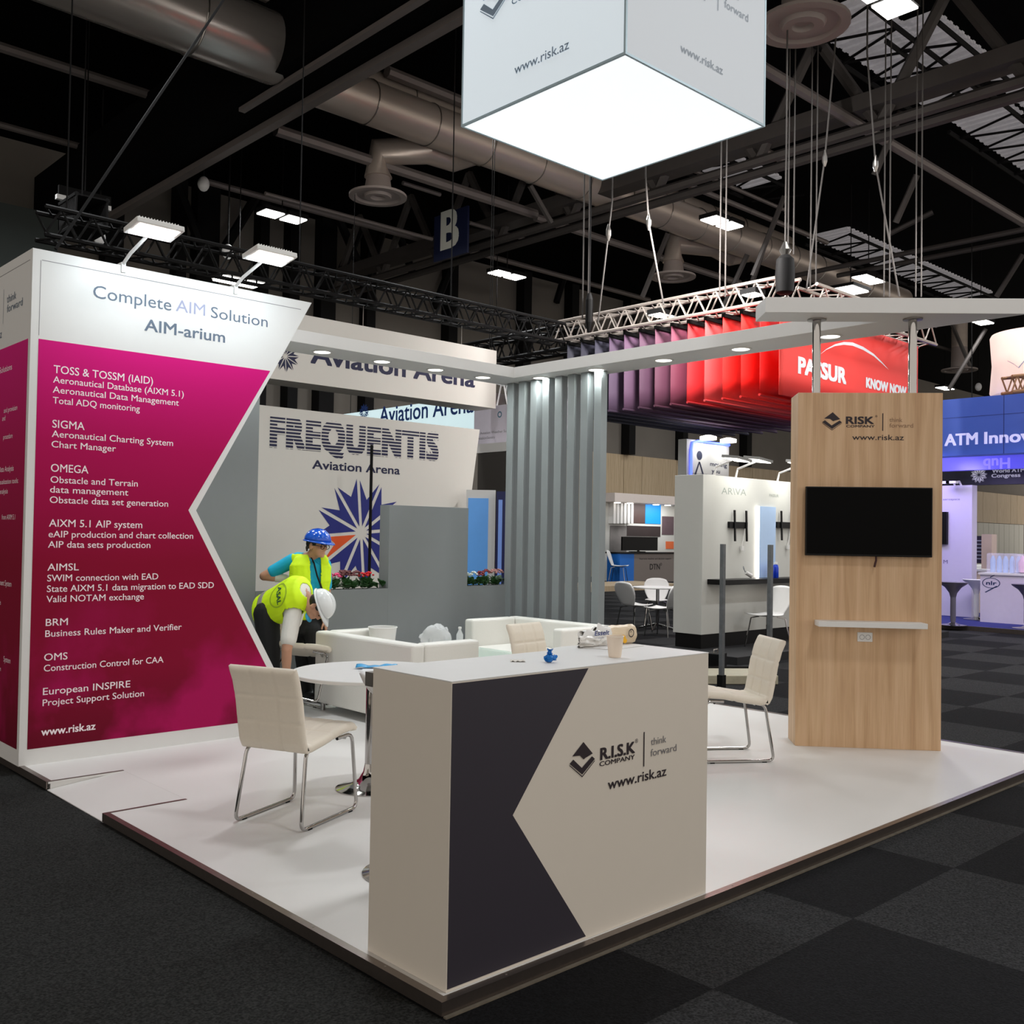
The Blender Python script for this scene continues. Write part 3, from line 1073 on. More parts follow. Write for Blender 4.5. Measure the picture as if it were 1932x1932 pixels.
text_px(a, 'AIM-arium', w, Z1(878, 590), Z1(1365, 665), 23, bold=.012, r=R_)
part('heading_lettering', a, SLATE, t)
a = MB()
text_px(a, 'AIM', w, Z1(1068, 472), Z1(1245, 505), 23, bold=-.004, r=R_)
part('pale_lettering', a, PALEINK, t)
a = MB()
for Zf, s_, x0, y0, x1, y1, h in (
        (Z1, 'TOSS & TOSSM (IAID)', 325, 848, 928, 915, 15.5), (Z1, 'Aeronautical Database (AIXM 5.1)', 322, 907, 1115, 1000, 13), (Z1, 'Aeronautical Data Management', 320, 968, 1085, 1053, 13), (Z1, 'Total ADQ monitoring', 320, 1033, 848, 1085, 13),
        (Z1, 'SIGMA', 317, 1180, 513, 1190, 15.5), (Z1, 'Aeronautical Charting System', 314, 1237, 1050, 1293, 13), (Z1, 'Chart Manager', 312, 1300, 703, 1327, 13),
        (Z1, 'OMEGA', 308, 1448, 536, 1452, 15.5), (Z1, 'Obstacle and Terrain', 306, 1515, 836, 1533, 13), (Z1, 'data management', 303, 1575, 778, 1590, 13), (Z1, 'Obstacle data set generation', 301, 1638, 1020, 1660, 13),
        (Z1, 'AIXM 5.1 AIP system', 297, 1782, 863, 1785, 14.5), (Z1, 'eAIP production and chart collection', 294, 1847, 1172, 1855, 13), (Z1, 'AIP data sets production', 291, 1910, 912, 1912, 13),
        (Z2, 'AIMSL', 287, 247, 478, 244, 14), (Z2, 'SWIM connection with EAD', 286, 312, 960, 302, 13), (Z2, 'State AIXM 5.1 data migration to EAD SDD', 284, 377, 1298, 353, 13), (Z2, 'Valid NOTAM exchange', 281, 440, 873, 424, 13),
        (Z2, 'BRM', 277, 583, 411, 577, 14), (Z2, 'Business Rules Maker and Verifier', 274, 650, 1102, 607, 13), (Z2, 'OMS', 267, 795, 409, 783, 14), (Z2, 'Construction Control for CAA', 265, 860, 992, 803, 13),
        (Z2, 'European INSPIRE', 260, 1003, 790, 958, 14), (Z2, 'Project Support Solution', 258, 1070, 874, 1010, 13)):
    text_px(a, s_, w, Zf(x0, y0), Zf(x1, y1), h, bold=.004, r=R_)
text_px(a, 'www.risk.az', w, Z2(250, 1250), Z2(578, 1213), 15, bold=.016, r=R_)
part('print_lettering', a, TXTW, t)


def side_txt(acc, body, p, hpx, wsc=.8, bold=0.0, align='R'):
    q = s(*p)
    h = hpx * depth(q) / FPX
    me_w = len(body) * h * .78 * wsc
    return text_add(acc, body, q, (0, -1, 0), UP, h, me_w, bold, align)


a = MB()
for b_, x_, y_, h, wd in (('Solutions', 23, 697, 12, .9), ('and provision', 33, 773, 10, .8), ('and', 10.5, 793, 10, .8), ('procedure', 24, 826, 10, .8), ('Data Analysis', 26, 888, 11, .8), ('visualization tools:', 35, 911, 10, .8), ('analysis', 15, 931, 10, .8),
                           ('from AIXM 5.1', 29, 980, 10, .8), ('Management System', 22, 1107, 11, .8), ('tools', 2, 1141, 9, .8), ('System', 20, 1252, 11, .8), ('information', 2, 1266, 9, .8)):
    side_txt(a, b_, (x_, y_), h, wd, .006 if b_ == 'Solutions' else 0)
part('side_lettering', a, TXTW, t)
a = MB()
q0, q1 = s(6, 611), s(8, 546)
a.face([(XL - .002, q0.y + .002, q0.z), (XL - .002, q0.y - .002, q0.z), (XL - .002, q0.y - .002, q1.z), (XL - .002, q0.y + .002, q1.z)])
text_add(a, 'think', s(13.5, 572), (0, -1, 0), UP, 15 * depth(s(14, 565)) / FPX, (s(31, 565) - s(14, 565)).length, -.004)
text_add(a, 'forward', s(13.5, 590), (0, -1, 0), UP, 15 * depth(s(14, 585)) / FPX, (s(43, 580) - s(14, 585)).length, -.004)
text_add(a, 'www.risk.az', s(3.5, 637), (0, -1, 0), UP, .06, .5, 0, 'R')
part('side_heading_lettering', a, SLATE, t)

# arm lights clamped on the top edge
for (px_, lb) in ((232, 'white arm floodlight on the display wall, nearer the wall corner'), (445, 'white arm floodlight on the display wall, nearer the arrow tip')):
    q = w(px_, 510)
    t = thing('arm_light', lb, 'lamp', (q.x, YW, ZTOP), 0, 'arm floodlights on the display wall')
    part('clamp', MB().box((-.015, -.012, -.05), (.015, .062, .02)), WHITE, t, local=True)
    part('arm', MB().tube([(0, 0, .01), (.0, -.12, .06), (.0, -.42, .13)], .012, 8), WHITE, t, local=True, smooth=40)
    h = MB().prism([(-.16, -.40, .11), (.16, -.40, .11), (.16, -.62, .14), (-.16, -.62, .14)], (0, .006, .035))
    for i in range(14):
        h.obox((-.14 + i * .02, -.41, .148), (.008, 0, 0), (0, -.19, .026), (0, .002, .014))
    part('lamp_head', h, M('lamp_head_white', (225, 225, 222), .4), t, local=True, bevel=.004)
    part('diffuser', MB().prism([(-.135, -.42, .1115), (.135, -.42, .1115), (.135, -.60, .1355), (-.135, -.60, .1355)], (0, -.0005, -.003)), DOWNM, t, local=True)
    light('arm_light_light', 'AREA', (q.x, YW - .51, ZTOP + .11), ARM_W, .26, (q.x, YW + .02, 2.75), (.78, .92, 1), .18)

# ---------------- rear wall of the stand: tall grey partition, planter ledge and block
YP = 5.61
pw = lambda x_, y_: pyp(x_, y_, YP)
xe = pw(487, 900).x
b0, b1 = pw(735, 953), pw(884, 957)
xs_ = pw(975, 1103).x
sill = 1.0
ZC = 3.27
t = part('partition', MB().box((XL + .052, YP, 0), (xe, YP + .16, ZC - .001)), GREY, bevel=.003)
tag(t, 'tall plain grey partition behind the arrow cut of the display wall', 'partition')
t = thing('planter_wall', 'low grey planter wall with a raised square block in its middle', 'planter', (xe, YP, 0))
part('front', MB().box((xe + .001, YP, 0), (xs_ + .02, YP + .02, sill)), GREY, t)
part('back', MB().box((xe + .001, YP + .14, 0), (xs_ + .02, YP + .16, sill)), GREY, t)
part('block', MB().box((b0.x, YP - .001, 0), (b1.x, YP + .161, 1.845)), GREY, t, bevel=.002)
SOIL = M('potting_soil', (30, 26, 22), .95, var=.3, scale=60)
part('soil', MB().box((xe + .002, YP + .021, .85), (xs_ + .01, YP + .139, .956)), SOIL, t)

random.seed(21)


def plant(xc, lb, bloom, sz=1.0, blooms=2, leafy=40):
    t = thing('potted_flower', lb, 'plant', (xc, YP + .08, .955), 0, 'flowering plants in the grey planter')
    a = MB()
    for i in range(leafy):
        an, el = random.uniform(0, 2 * pi), random.uniform(.0, 1.1)
        L = random.uniform(.06, .1) * sz
        d = V((cos(an) * cos(el), .65 * sin(an) * cos(el), sin(el)))
        base = V((random.uniform(-.065, .065), random.uniform(-.02, .02), .045 + random.uniform(0, .035)))
        side = d.cross(UP).normalized() * L * .38
        tip = base + d * L * 1.25 + V((0, 0, -.01))
        m = base + d * L * .6 + V((0, 0, .014))
        a.add([base, m + side, tip, m - side, m + V((0, 0, -.006))], [(0, 4, 1), (1, 4, 2), (2, 4, 3), (3, 4, 0)])
    part('foliage', a, GREEN, t, local=True, solid=.002)
    if bloom:
        a = MB()
        for k in range(blooms):
            c = V(((k - (blooms - 1) / 2) * .075 * sz, random.uniform(-.03, .01), .145 * sz + random.uniform(0, .03)))
            for i in range(22):
                an, rr = random.uniform(0, 2 * pi), random.uniform(0, 1) ** .6 * .05 * sz
                p = c + V((cos(an) * rr, sin(an) * rr * .7, .032 * sz - rr * rr * 13))
                a.ell(p, (.013 * sz, .013 * sz, .009 * sz), nu=7, nv=4)
        part('blossoms', a, bloom, t, local=True, smooth=60)
        a = MB()
        for k in range(blooms):
            a.cyl(((k - (blooms - 1) / 2) * .05 * sz, 0, .02), ((k - (blooms - 1) / 2) * .075 * sz, 0, .13 * sz), .004, n=5)
        part('stem', a, GREEN, t, local=True)


BP, BD, BR, BWt, BPk = (M('bloom_' + n_, c_, .6, var=.2, scale=90) for n_, c_ in (('pink', (214, 60, 110)), ('dull', (104, 56, 58)), ('red', (206, 28, 36)), ('white', (222, 232, 228)), ('pale', (176, 128, 124))))
X = lambda p: pw(p, 1100).x
plant(X(634), 'kalanchoe with bright pink blossoms beside the standing worker', BP, 1.05)
plant(X(667), 'kalanchoe with dull brown-red blossoms between the pink and the red one', BD, 1.2, 3)
plant(X(698), 'kalanchoe with scarlet blossoms beside the grey block', BR, 1.05)
plant(X(724), 'leafy plant without blossoms tucked against the left side of the grey block', None, .9, 0, 14)
plant(X(895), 'kalanchoe with white blossoms just right of the grey block', BWt, 1.0)
plant(X(918), 'kalanchoe with dark red blossoms in the right planter opening', M('bloom_dark', (128, 46, 54), .6, var=.2, scale=90), 1.1)
plant(X(944), 'kalanchoe with pale brown-pink blossoms near the slat screen', BPk, 1.1)
plant(X(966), 'leafy plant without blossoms against the first grey slat', None, .9, 0, 14)

# ---------------- screen of square posts
for i in range(8):
    yy = 5.585 - i * .189
    where = ['eighth', 'seventh', 'sixth', 'fifth', 'fourth', 'third', 'second', 'first'][i]
    lb = 'square grey post of the slat screen, ' + where + ' counted from its open right end'
    o = part('slat_post', MB().box((5.43, yy - .05, 0), (5.525, yy + .05, ZC - .001)), GREYSLAT, bevel=.003)
    tag(o, lb, 'post', 'grey posts of the slat screen')

# ---------------- canopy: two arms and the diagonal slab, one flat white body
TK = .115
t = thing('canopy', 'flat white overhead canopy frame with round downlights', 'canopy', (5.2, 5.28, ZC))
Aq, Bq = pz(1444, 589, ZC), pz(1425.5, 607, ZC)
tip = pz(1663, 608, ZC)
tip2 = V((5.2, 1.10, ZC))
cy_ = Aq.y - (5.68 - Aq.x) * 1.021
outl = [V((-.0, 5.28, ZC)), V((5.2, 5.28, ZC)), tip2, V((Bq.x, Bq.y, ZC)), V((Aq.x, Aq.y, ZC)), V((5.68, cy_, ZC)), V((5.68, 5.75, ZC)), V((-.0, 5.75, ZC))]
part('frame', MB().prism(outl, (0, 0, TK)), WHITE, t, bevel=.002)
LP = [(2.925, 5.52), (3.618, 5.52), (4.286, 5.5), (4.944, 5.5), (5.38, 5.05), (5.39, 4.247), (5.41, 3.394), (5.42, 2.527), (5.44, 1.657)]
for (lx, ly) in LP:
    d = part('downlight', MB().lathe([(.078, -.003), (.078, 0), (.02, .002)], (lx, ly, ZC - .002), 28), DOWNM, t)
    part('ring', MB().lathe([(.08, -.008), (.098, -.006), (.1, 0), (.079, 0)], (lx, ly, ZC - .001), 28, caps=False), WHITE, d, smooth=40)
    light('downlight_light', 'AREA', (lx, ly, ZC - .012), SPOT_W, .15, None, (.93, 1, .97), disk=True)
light('downlight_light', 'AREA', (2.2, 5.5, ZC - .012), SPOT_W, .15, None, (.93, 1, .97), disk=True)
light('downlight_light', 'AREA', (1.5, 5.5, ZC - .012), SPOT_W, .15, None, (.93, 1, .97), disk=True)

# ---------------- oak tower
ta, tb = V((4.574, 1.433, 0)), V((5.273, .634, 0))
tw = (tb - ta)
TL = tw.length
tr = tw.normalized()
tn = V((-tr.y, tr.x, 0))           # away from the viewer
TH, TD = 2.677, .30
t = thing('oak_tower', 'tall oak-veneer tower panel with chrome poles at the platform corner', 'tower', ta)
m_ = part('body', MB().obox((0, 0, 0), (0, -TL, 0), (TD, 0, 0), (0, 0, TH)), OAK, None, bevel=.002)
m_.parent = t
t.rotation_euler = (0, 0, math.atan2(tn.y, tn.x))
INV[t.name] = (Matrix.Translation(ta) @ Matrix.Rotation(math.atan2(tn.y, tn.x), 4, 'Z')).inverted()
INV[m_.name] = INV[t.name]
POLES = [V((4.789, 1.408, 0)), V((5.263, .866, 0))]
for p in POLES:
    pole = part('pole', MB().cyl(p + UP * (TH + .001), p + UP * (ZC - .001), .032, n=20), CHROME, t, smooth=40)
    part('flange', MB().lathe([(.033, -.012), (.072, -.010), (.072, -.0005), (.033, -.0002)], p + UP * (ZC - .001), 24), STEEL, pole, smooth=40)


def twp(x_, y_, off=0.0):
    d = ray(x_, y_)
    o = ta - tn * off
    s_ = (o - CAMP).dot(tn) / d.dot(tn)
    return CAMP + d * s_


Zt = lambda x_, y_: (1440 + x_ * 492 / 1251, 700 + y_ * 760 / 1932)
company_mark(t, twp, dict(logoL=Zt(283, 240), logoR=Zt(378, 240), logoC=Zt(330, 241), name=(Zt(398, 253), Zt(529, 253), 14), nodots=1, company=(Zt(398, 270), Zt(534, 270), 4.6), reg=Zt(537, 222), reg_h=4,
                          rule=(Zt(573, 287), Zt(573, 203)), think=(Zt(605, 244), Zt(667, 244), 8.5), forward=(Zt(605, 271), Zt(719, 271), 8.5), www=(Zt(427, 330), Zt(674, 331), 10.5), wb=.006), (INK, INK, M('pale_brown_ink', (150, 118, 92), .6)))
# television
th = V((-tn.x, -tn.y, 0))
q = [twp(1521, 918, .05), twp(1760, 920, .05), twp(1756, 1052, .05), twp(1518, 1047, .05)]
u0 = (q[0] - ta).dot(tr)
u1 = (q[1] - ta).dot(tr)
zt_, zb_ = 1.960, 1.440
t = thing('television', 'black flat television hung on the oak tower', 'television', ta + tr * ((u0 + u1) / 2) + UP * zb_)
part('bezel', MB().obox(ta + tr * u0 + th * .012 + UP * zb_, tr * (u1 - u0), th * .038, UP * (zt_ - zb_)), BLACK, t, bevel=.004)
part('screen', MB().obox(ta + tr * (u0 + .008) + th * .0505 + UP * (zb_ + .014), tr * (u1 - u0 - .016), th * .001, UP * (zt_ - zb_ - .022)), SCREEN, t)
part('wall_mount', MB().obox(ta + tr * (u0 + .3) + th * .0005 + UP * (zb_ + .1), tr * .3, th * .011, UP * .3), BLACK, t)
c = ta + tr * ((u0 + u1) / 2 + .06) + th * .03
part('cable', MB().tube([c + UP * (zb_ + .01), c + UP * (zb_ - .03), c + UP * (zb_ - .05) - tr * .006, c + UP * (zb_ - .08) - tr * .012], .008, 8), M('dark_red_cable', (60, 22, 22), .5), t, smooth=50)
# shelf
z0, z1 = .905, .955
u0, u1 = .135, .915
t = thing('wall_shelf', 'white floating shelf on the oak tower below the television', 'shelf', ta + tr * u0 + UP * z0)
dpt = .16
part('board', MB().obox(ta + tr * u0 + th * .0005 + UP * (z1 - .04), tr * (u1 - u0), th * dpt, UP * .04), WHITE, t, bevel=.003)
# socket
u0, u1 = .45, .56
t = thing('wall_socket', 'white double socket plate under the shelf', 'socket', ta + tr * u0 + UP * .795)
part('plate', MB().obox(ta + tr * u0 + th * .0005 + UP * .798, tr * (u1 - u0), th * .009, UP * .07), WHITE, t, bevel=.003)
for k in (.3, .7):
    cc = ta + tr * (u0 + (u1 - u0) * k) + th * .0097 + UP * .832
    part('outlet', MB().lathe([(.019, -.002), (.019, .001), (.016, .001), (.015, -.001)], cc, 18, th), M('socket_grey', (150, 150, 152), .4), t)

# ================================================================== FURNITURE ON THE STAND
def cushion(prof, width, th, nw=36, nl=56, grooves_l=(), grooves_w=(), gd=.006):
    """padded strip: prof is a polyline (x,z) centre line, closed pad with stitched grooves"""
    P = [V((p[0], 0, p[1])) for p in prof]
    L = [0]
    for i in range(1, len(P)):
        L.append(L[-1] + (P[i] - P[i - 1]).length)

    def at(t):
        d = t * L[-1]
        for i in range(1, len(P)):
            if d <= L[i] or i == len(P) - 1:
                k = (d - L[i - 1]) / (L[i] - L[i - 1])
                a = P[i] - P[i - 1]
                a.normalize()
                return P[i - 1].lerp(P[i], k), V((-a.z, 0, a.x))
    a = MB()

    def surf(sgn):
        def fn(u, v):
            p, n = at(v)
            e = min(1, min(u, 1 - u) / .06) ** .5 * min(1, min(v, 1 - v) / .04) ** .5 if 0 < u < 1 and 0 < v < 1 else 0
            h = th * (.35 + .65 * e)
            g = 0
            for k in grooves_l:
                g = max(g, 1 - abs(v - k) / .03)
            for k in grooves_w:
                g = max(g, 1 - abs(u - k) / .03)
            h -= gd * max(0, g) * e
            ins = (.5 - u) * 0
            return p + V((0, (u - .5) * width * (1 if e > .3 else .985), 0)) + n * (sgn * h / 2)
        return fn
    f1, f2 = surf(1), surf(-1)
    a.grid(f1, nw, nl)
    k = len(a.v)
    a.grid(lambda u, v: f2(1 - u, v), nw, nl)
    w = nw + 1
    rim1 = [i for i in range(w)] + [j * w + nw for j in range(1, nl + 1)] + [nl * w + i for i in range(nw - 1, -1, -1)] + [j * w for j in range(nl - 1, 0, -1)]
    rim2 = [k + (nw - i) for i in range(w)] + [k + j * w for j in range(1, nl + 1)] + [k + nl * w + (nw - i) for i in range(nw - 1, -1, -1)] + [k + j * w + nw for j in range(nl - 1, 0, -1)]
    n = len(rim1)
    a.f += [(rim1[(i + 1) % n], rim1[i], rim2[i], rim2[(i + 1) % n]) for i in range(n)]
    return a


def arc(pts, r=.05, n=5):
    """round the corners of a polyline"""
    P = [V(p) for p in pts]
    out = [P[0]]
    for i in range(1, len(P) - 1):
        a = (P[i - 1] - P[i]).normalized() * r
        b = (P[i + 1] - P[i]).normalized() * r
        for k in range(n + 1):
            t_ = k / n
            out.append((P[i] + a) * (1 - t_) ** 2 + P[i] * 2 * t_ * (1 - t_) + (P[i] + b) * t_ ** 2)
    out.append(P[-1])
    return out


def sled_chair(loc, rz, lb, group):
    t = thing('padded_chair', lb, 'chair', loc, rz, group)
    part('seat', cushion([(.25, .452), (.22, .468), (.1, .46), (-.05, .432), (-.17, .415), (-.215, .42)], .43, .05, grooves_w=(.33, .66), grooves_l=(.5,), gd=.012), CREAM, t, local=True, smooth=60)
    part('backrest', cushion([(-.205, .40), (-.232, .45), (-.252, .55), (-.27, .66), (-.30, .77), (-.335, .845)], .43, .05, grooves_l=(.36, .66), grooves_w=(.33, .66), gd=.014), CREAM, t, local=True, smooth=60)
    for s in (-1, 1):
        y = .2 * s
        path = arc([(.10, y * .9, .418), (.232, y * .95, .425), (.262, y * 1.06, .011), (-.262, y * 1.06, .011), (-.2, y * .95, .40), (-.16, y * .9, .40)], .045)
        part('sled_leg', MB().tube(path, .0105, 10), CHROME, t, local=True, smooth=50)
        for xx in (-.19, .19):
            part('glide', MB().box((xx - .016, y * 1.06 - .011, .0), (xx + .016, y * 1.06 + .011, .006)), BLACK, t, local=True)
    part('crossbar', MB().cyl((.17, -.19, .412), (.17, .19, .412), .009, n=8).cyl((-.14, -.18, .395), (-.14, .18, .395), .009, n=8), CHROME, t, local=True, smooth=50)
    return t


c1 = (V((.423, 2.263, 0)) + V((.623, 1.896, 0)) + V((1.056, 2.072, 0)) + V((.84, 2.498, 0))) / 4
GRP = 'cream padded chairs on chrome sled legs'
ch = sled_chair((c1.x, c1.y, 0), radians(23), 'cream padded chair seen from behind, left of the counter', GRP)
dup(ch, (3.86, 1.55, 0), radians(146), 'cream padded chair between the counter and the oak tower', GRP)
dup(ch, (3.46, 2.88, 0), radians(-82), 'cream padded chair whose back shows between the two white sofas', GRP)
tc = dup(ch, (2.33, 4.96, .112), radians(-43), 'cream padded chair that the bending worker takes hold of', GRP)
tc.rotation_euler = (Matrix.Rotation(radians(-43), 3, 'Z') @ Matrix.Rotation(.22, 3, 'Y') @ Matrix.Rotation(-.3, 3, 'X')).to_euler()


def round_table(x, y, r, lb, base=True):
    t = thing('round_table', lb, 'table', (x, y, 0), 0, 'round white tables on trumpet feet')
    part('tabletop', MB().lathe([(r - .012, .688), (r, .694), (r, .708), (r - .004, .712)], (0, 0, 0), 64), WHITE, t, local=True, smooth=30)
    part('column', MB().lathe([(.031, .05), (.031, .66), (.09, .687)], (0, 0, 0), 24), CHROME, t, local=True, smooth=40)
    part('foot', MB().lathe([(.205, .0), (.205, .006), (.17, .016), (.11, .032), (.065, .06), (.04, .105), (.032, .15)], (0, 0, 0), 40), CHROME, t, local=True, smooth=50)
    return t


TX, TY, TZ = 1.377, 2.418, .7125
round_table(TX, TY, .485, 'round white table with leaflets, beside the left end of the counter')
round_table(3.36, 2.22, .47, 'round white table mostly hidden behind the counter')
# papers on the table
a = MB()
for i, (dx, dy, an, sx, sy) in enumerate(((.0, .0, .3, .21, .1), (.04, .03, -.2, .2, .1), (-.05, -.02, .9, .2, .1))):
    c = V((TX + .04 + dx, TY + .02 + dy, TZ + .001 + i * .0016))
    A, B = V((cos(an), sin(an), 0)) * sx, V((-sin(an), cos(an), 0)) * sy
    tag(part('leaflet', MB().obox(c - A / 2 - B / 2, A, B, (0, 0, .0012)), M('leaflet_paper', (232, 232, 232), .5)), ['white leaflet lying lowest under the folded blue leaflet on the table', 'white leaflet just beneath the folded blue leaflet on the table', 'white leaflet poking out left of the folded blue leaflet'][i], 'leaflet')
c = V((TX + .08, TY + .06, TZ + .0062))
A = V((CR.x, CR.y, 0)).normalized()
B = V((CF.x, CF.y, 0)).normalized()
bl = MB().grid(lambda u, v: c + A * (u - .5) * .25 + B * (v - .5) * .1 + UP * (.004 + .018 * sin(pi * v) * (.6 + .4 * sin(7 * u + 2)) + .006 * abs(sin(11 * u))), 16, 8)
tag(part('leaflet', bl, M('leaflet_blue', (40, 160, 220), .35, var=.25, scale=30), solid=.001, smooth=60), 'folded sky-blue leaflet on top of the papers on the round table', 'leaflet')
# bar stool behind the counter
P = pz(772, 1646)
t = thing('bar_stool', 'chrome bar stool with curved white seat half hidden behind the counter', 'stool', (P.x, P.y, 0))
part('foot', MB().lathe([(.215, 0), (.215, .006), (.16, .016), (.09, .03), (.045, .06), (.028, .11)], (0, 0, 0), 36), CHROME, t, local=True, smooth=50)
part('column', MB().cyl((0, 0, .1), (0, 0, .74), .025, n=16), CHROME, t, local=True, smooth=50)
part('seat', MB().grid(lambda u, v: V(((v - .5) * .34, (u - .5) * .34, .76 + .12 * (2 * abs(v - .5)) ** 3 + .03 * (2 * (u - .5)) ** 2)), 14, 14), WHITE, t, local=True, smooth=60, solid=.022)


def sofa(loc, rz, lb, L, D, parts_lb=None):
    """two-seat box sofa, back at local -x, length along y"""
    t = thing('sofa', lb, 'sofa', loc, rz, 'white leather box sofas')
    h, w = .69, .13
    part('backrest', MB().box((0, 0, .07), (w, L, h)), LEATHER, t, local=True, bevel=.025, seg=3)
    part('armrest', MB().box((w + .002, 0, .07), (D, w, h - .0)), LEATHER, t, local=True, bevel=.025, seg=3)
    part('armrest', MB().box((w + .002, L - w, .07), (D, L, h - .0)), LEATHER, t, local=True, bevel=.025, seg=3)
    part('base', MB().box((w + .003, w + .003, .07), (D - .01, L - w - .003, .28)), LEATHER, t, local=True, bevel=.01)
    for k in range(2):
        y0 = w + .004 + k * (L - 2 * w) / 2
        part('seat_cushion', MB().box((w + .004, y0 + .002, .282), (D + .005, y0 + (L - 2 * w) / 2 - .006, .42)), LEATHER, t, local=True, bevel=.03, seg=3)
    for xx in (.06, D - .08):
        for yy in (.06, L - .06):
            part('foot', MB().cyl((xx, yy, 0), (xx, yy, .07), .022, n=12), CHROME, t, local=True, smooth=50)
    return t


sofa((2.56, 3.56, 0), 0, 'white leather sofa seen from behind, with a bin standing on it', 1.4, .70)
sofa((5.24, 5.22, 0), pi, 'white leather sofa in front of the slat screen, its seat facing the other', 1.4, .74)
# bin standing on the sofa seat
P = V((3.10, 4.70, .4215))
t = thing('waste_bin', 'white round waste bin standing on the left sofa', 'bin', P)
part('bucket', MB().lathe([(.09, 0), (.095, .004), (.126, .295), (.12, .295), (.09, .012)], (0, 0, 0), 32), WHITE, t, local=True, smooth=40)
part('rim', MB().tube([(cos(i * pi / 16) * .127, sin(i * pi / 16) * .127, .293) for i in range(32)], .006, 6, True), WHITE, t, local=True, smooth=50)
# glass coffee table
t = thing('coffee_table', 'low glass coffee table between the two white sofas', 'table', (4.05, 4.5, 0))
part('tabletop', MB().box((-.30, -.40, .43), (.33, .40, .442)), GLASS, t, local=True)
for sx in (-.26, .29):
    for sy in (-.35, .35):
        part('leg', MB().cyl((sx, sy, 0), (sx, sy, .4298), .016, n=12), CHROME, t, local=True, smooth=50)
part('shelf', MB().box((-.26, -.35, .18), (.29, .35, .19)), GLASS, t, local=True)
random.seed(3)
a = MB().ell((0, 0, .1), (.16, .12, .1), nu=24, nv=14)
for i, v in enumerate(a.v):
    k = mnoise.noise(v * 14) * .3
    a.v[i] = V((v.x * (1 + k), v.y * (1 + k), max(.0005, 1.2 * v.z * (1 + .8 * k)))) + V((3.79, 4.78, .4425))
tag(part('plastic_bag', a, PLASTIC, smooth=25), 'crumpled clear plastic bag on the coffee table behind the left sofa', 'bag')
t = thing('water_bottle', 'clear water bottle with white cap beside the plastic bag', 'bottle', (3.97, 4.66, .4425))
part('bottle', MB().lathe([(.03, 0), (.033, .01), (.033, .16), (.014, .2), (.013, .215)], (0, 0, 0), 20), PLASTIC, t, local=True, smooth=40)
part('cap', MB().lathe([(.016, .2155), (.016, .232), (.014, .234)], (0, 0, 0), 16), WHITE, t, local=True, smooth=40)

# ================================================================== THE TWO WORKERS
def solid(mb, vox=.008, it=4, keep=None):
    """one continuous skin over overlapping limbs"""
    me = bpy.data.meshes.new('body')
    me.from_pydata([tuple(p) for p in mb.v], [], mb.f)
    o = bpy.data.objects.new('body', me)
    COL.objects.link(o)
    r = o.modifiers.new('r', 'REMESH')
    r.mode = 'VOXEL'
    r.voxel_size = vox
    s = o.modifiers.new('s', 'SMOOTH')
    s.factor = .5
    s.iterations = it
    dg = bpy.context.evaluated_depsgraph_get()
    out = bpy.data.meshes.new_from_object(o.evaluated_get(dg))
    bpy.data.objects.remove(o, do_unlink=True)
    if keep:
        bm = bmesh.new()
        bm.from_mesh(out)
        bmesh.ops.delete(bm, geom=[f for f in bm.faces if not keep(f.calc_center_median(), f.normal)], context='FACES')
        bm.to_mesh(out)
        bm.free()
    return out


def band(me, keep, lift=.004):
    """strip of an existing garment surface lifted a little off it"""
    bm = bmesh.new()
    bm.from_mesh(me)
    bmesh.ops.delete(bm, geom=[f for f in bm.faces if not keep(f.calc_center_median(), f.normal)], context='FACES')
    bm.normal_update()
    for v in bm.verts:
        v.co += v.normal * lift
    out = bpy.data.meshes.new('band')
    bm.to_mesh(out)
    bm.free()
    return out


def frame_q(S, F, U):
    return Matrix((S, F, U)).transposed().to_quaternion()


def torso(mb, pts, S, F, n=6, ht=.06):
    """stack of flattened ellipsoids: pts = (centre, half width, half depth)"""
    for (c0, a0, b0), (c1, a1, b1) in zip(pts[:-1], pts[1:]):
        ax = (c1 - c0).normalized()
        s = (S - ax * S.dot(ax)).normalized()
        f = ax.cross(s)
        q = frame_q(s, f, ax)
        for i in range(n + 1):
            k = i / n
            mb.ell(c0.lerp(c1, k), (a0 + (a1 - a0) * k, b0 + (b1 - b0) * k, ht), q, 18, 10)
    return mb


def head(mb, c, S, F, U, s=1.0):
    P = lambda x, y, z: c + S * (x * s) + F * (y * s) + U * (z * s)
    q = frame_q(S, F, U)
    E = lambda p, r: mb.ell(P(*p), tuple(k * s for k in r), q, 16, 10)
    E((0, -.012, .03), (.076, .094, .088))      # skull
    E((0, .022, -.015), (.066, .068, .08))      # face
    E((0, .036, -.072), (.048, .048, .036))     # jaw
    E((0, .066, -.088), (.022, .022, .018))     # chin
    E((0, .088, -.018), (.0125, .02, .028))     # nose
    E((0, .098, -.03), (.016, .014, .011))
    E((0, .078, -.06), (.026, .014, .006))      # lips
    E((0, .076, -.068), (.022, .014, .006))
    for k in (-1, 1):
        E((k * .028, .078, .016), (.026, .012, .008))   # brow
        E((k * .044, .055, -.022), (.02, .025, .02))    # cheek
        E((k * .078, -.008, -.01), (.011, .02, .032))   # ear
    return P, q


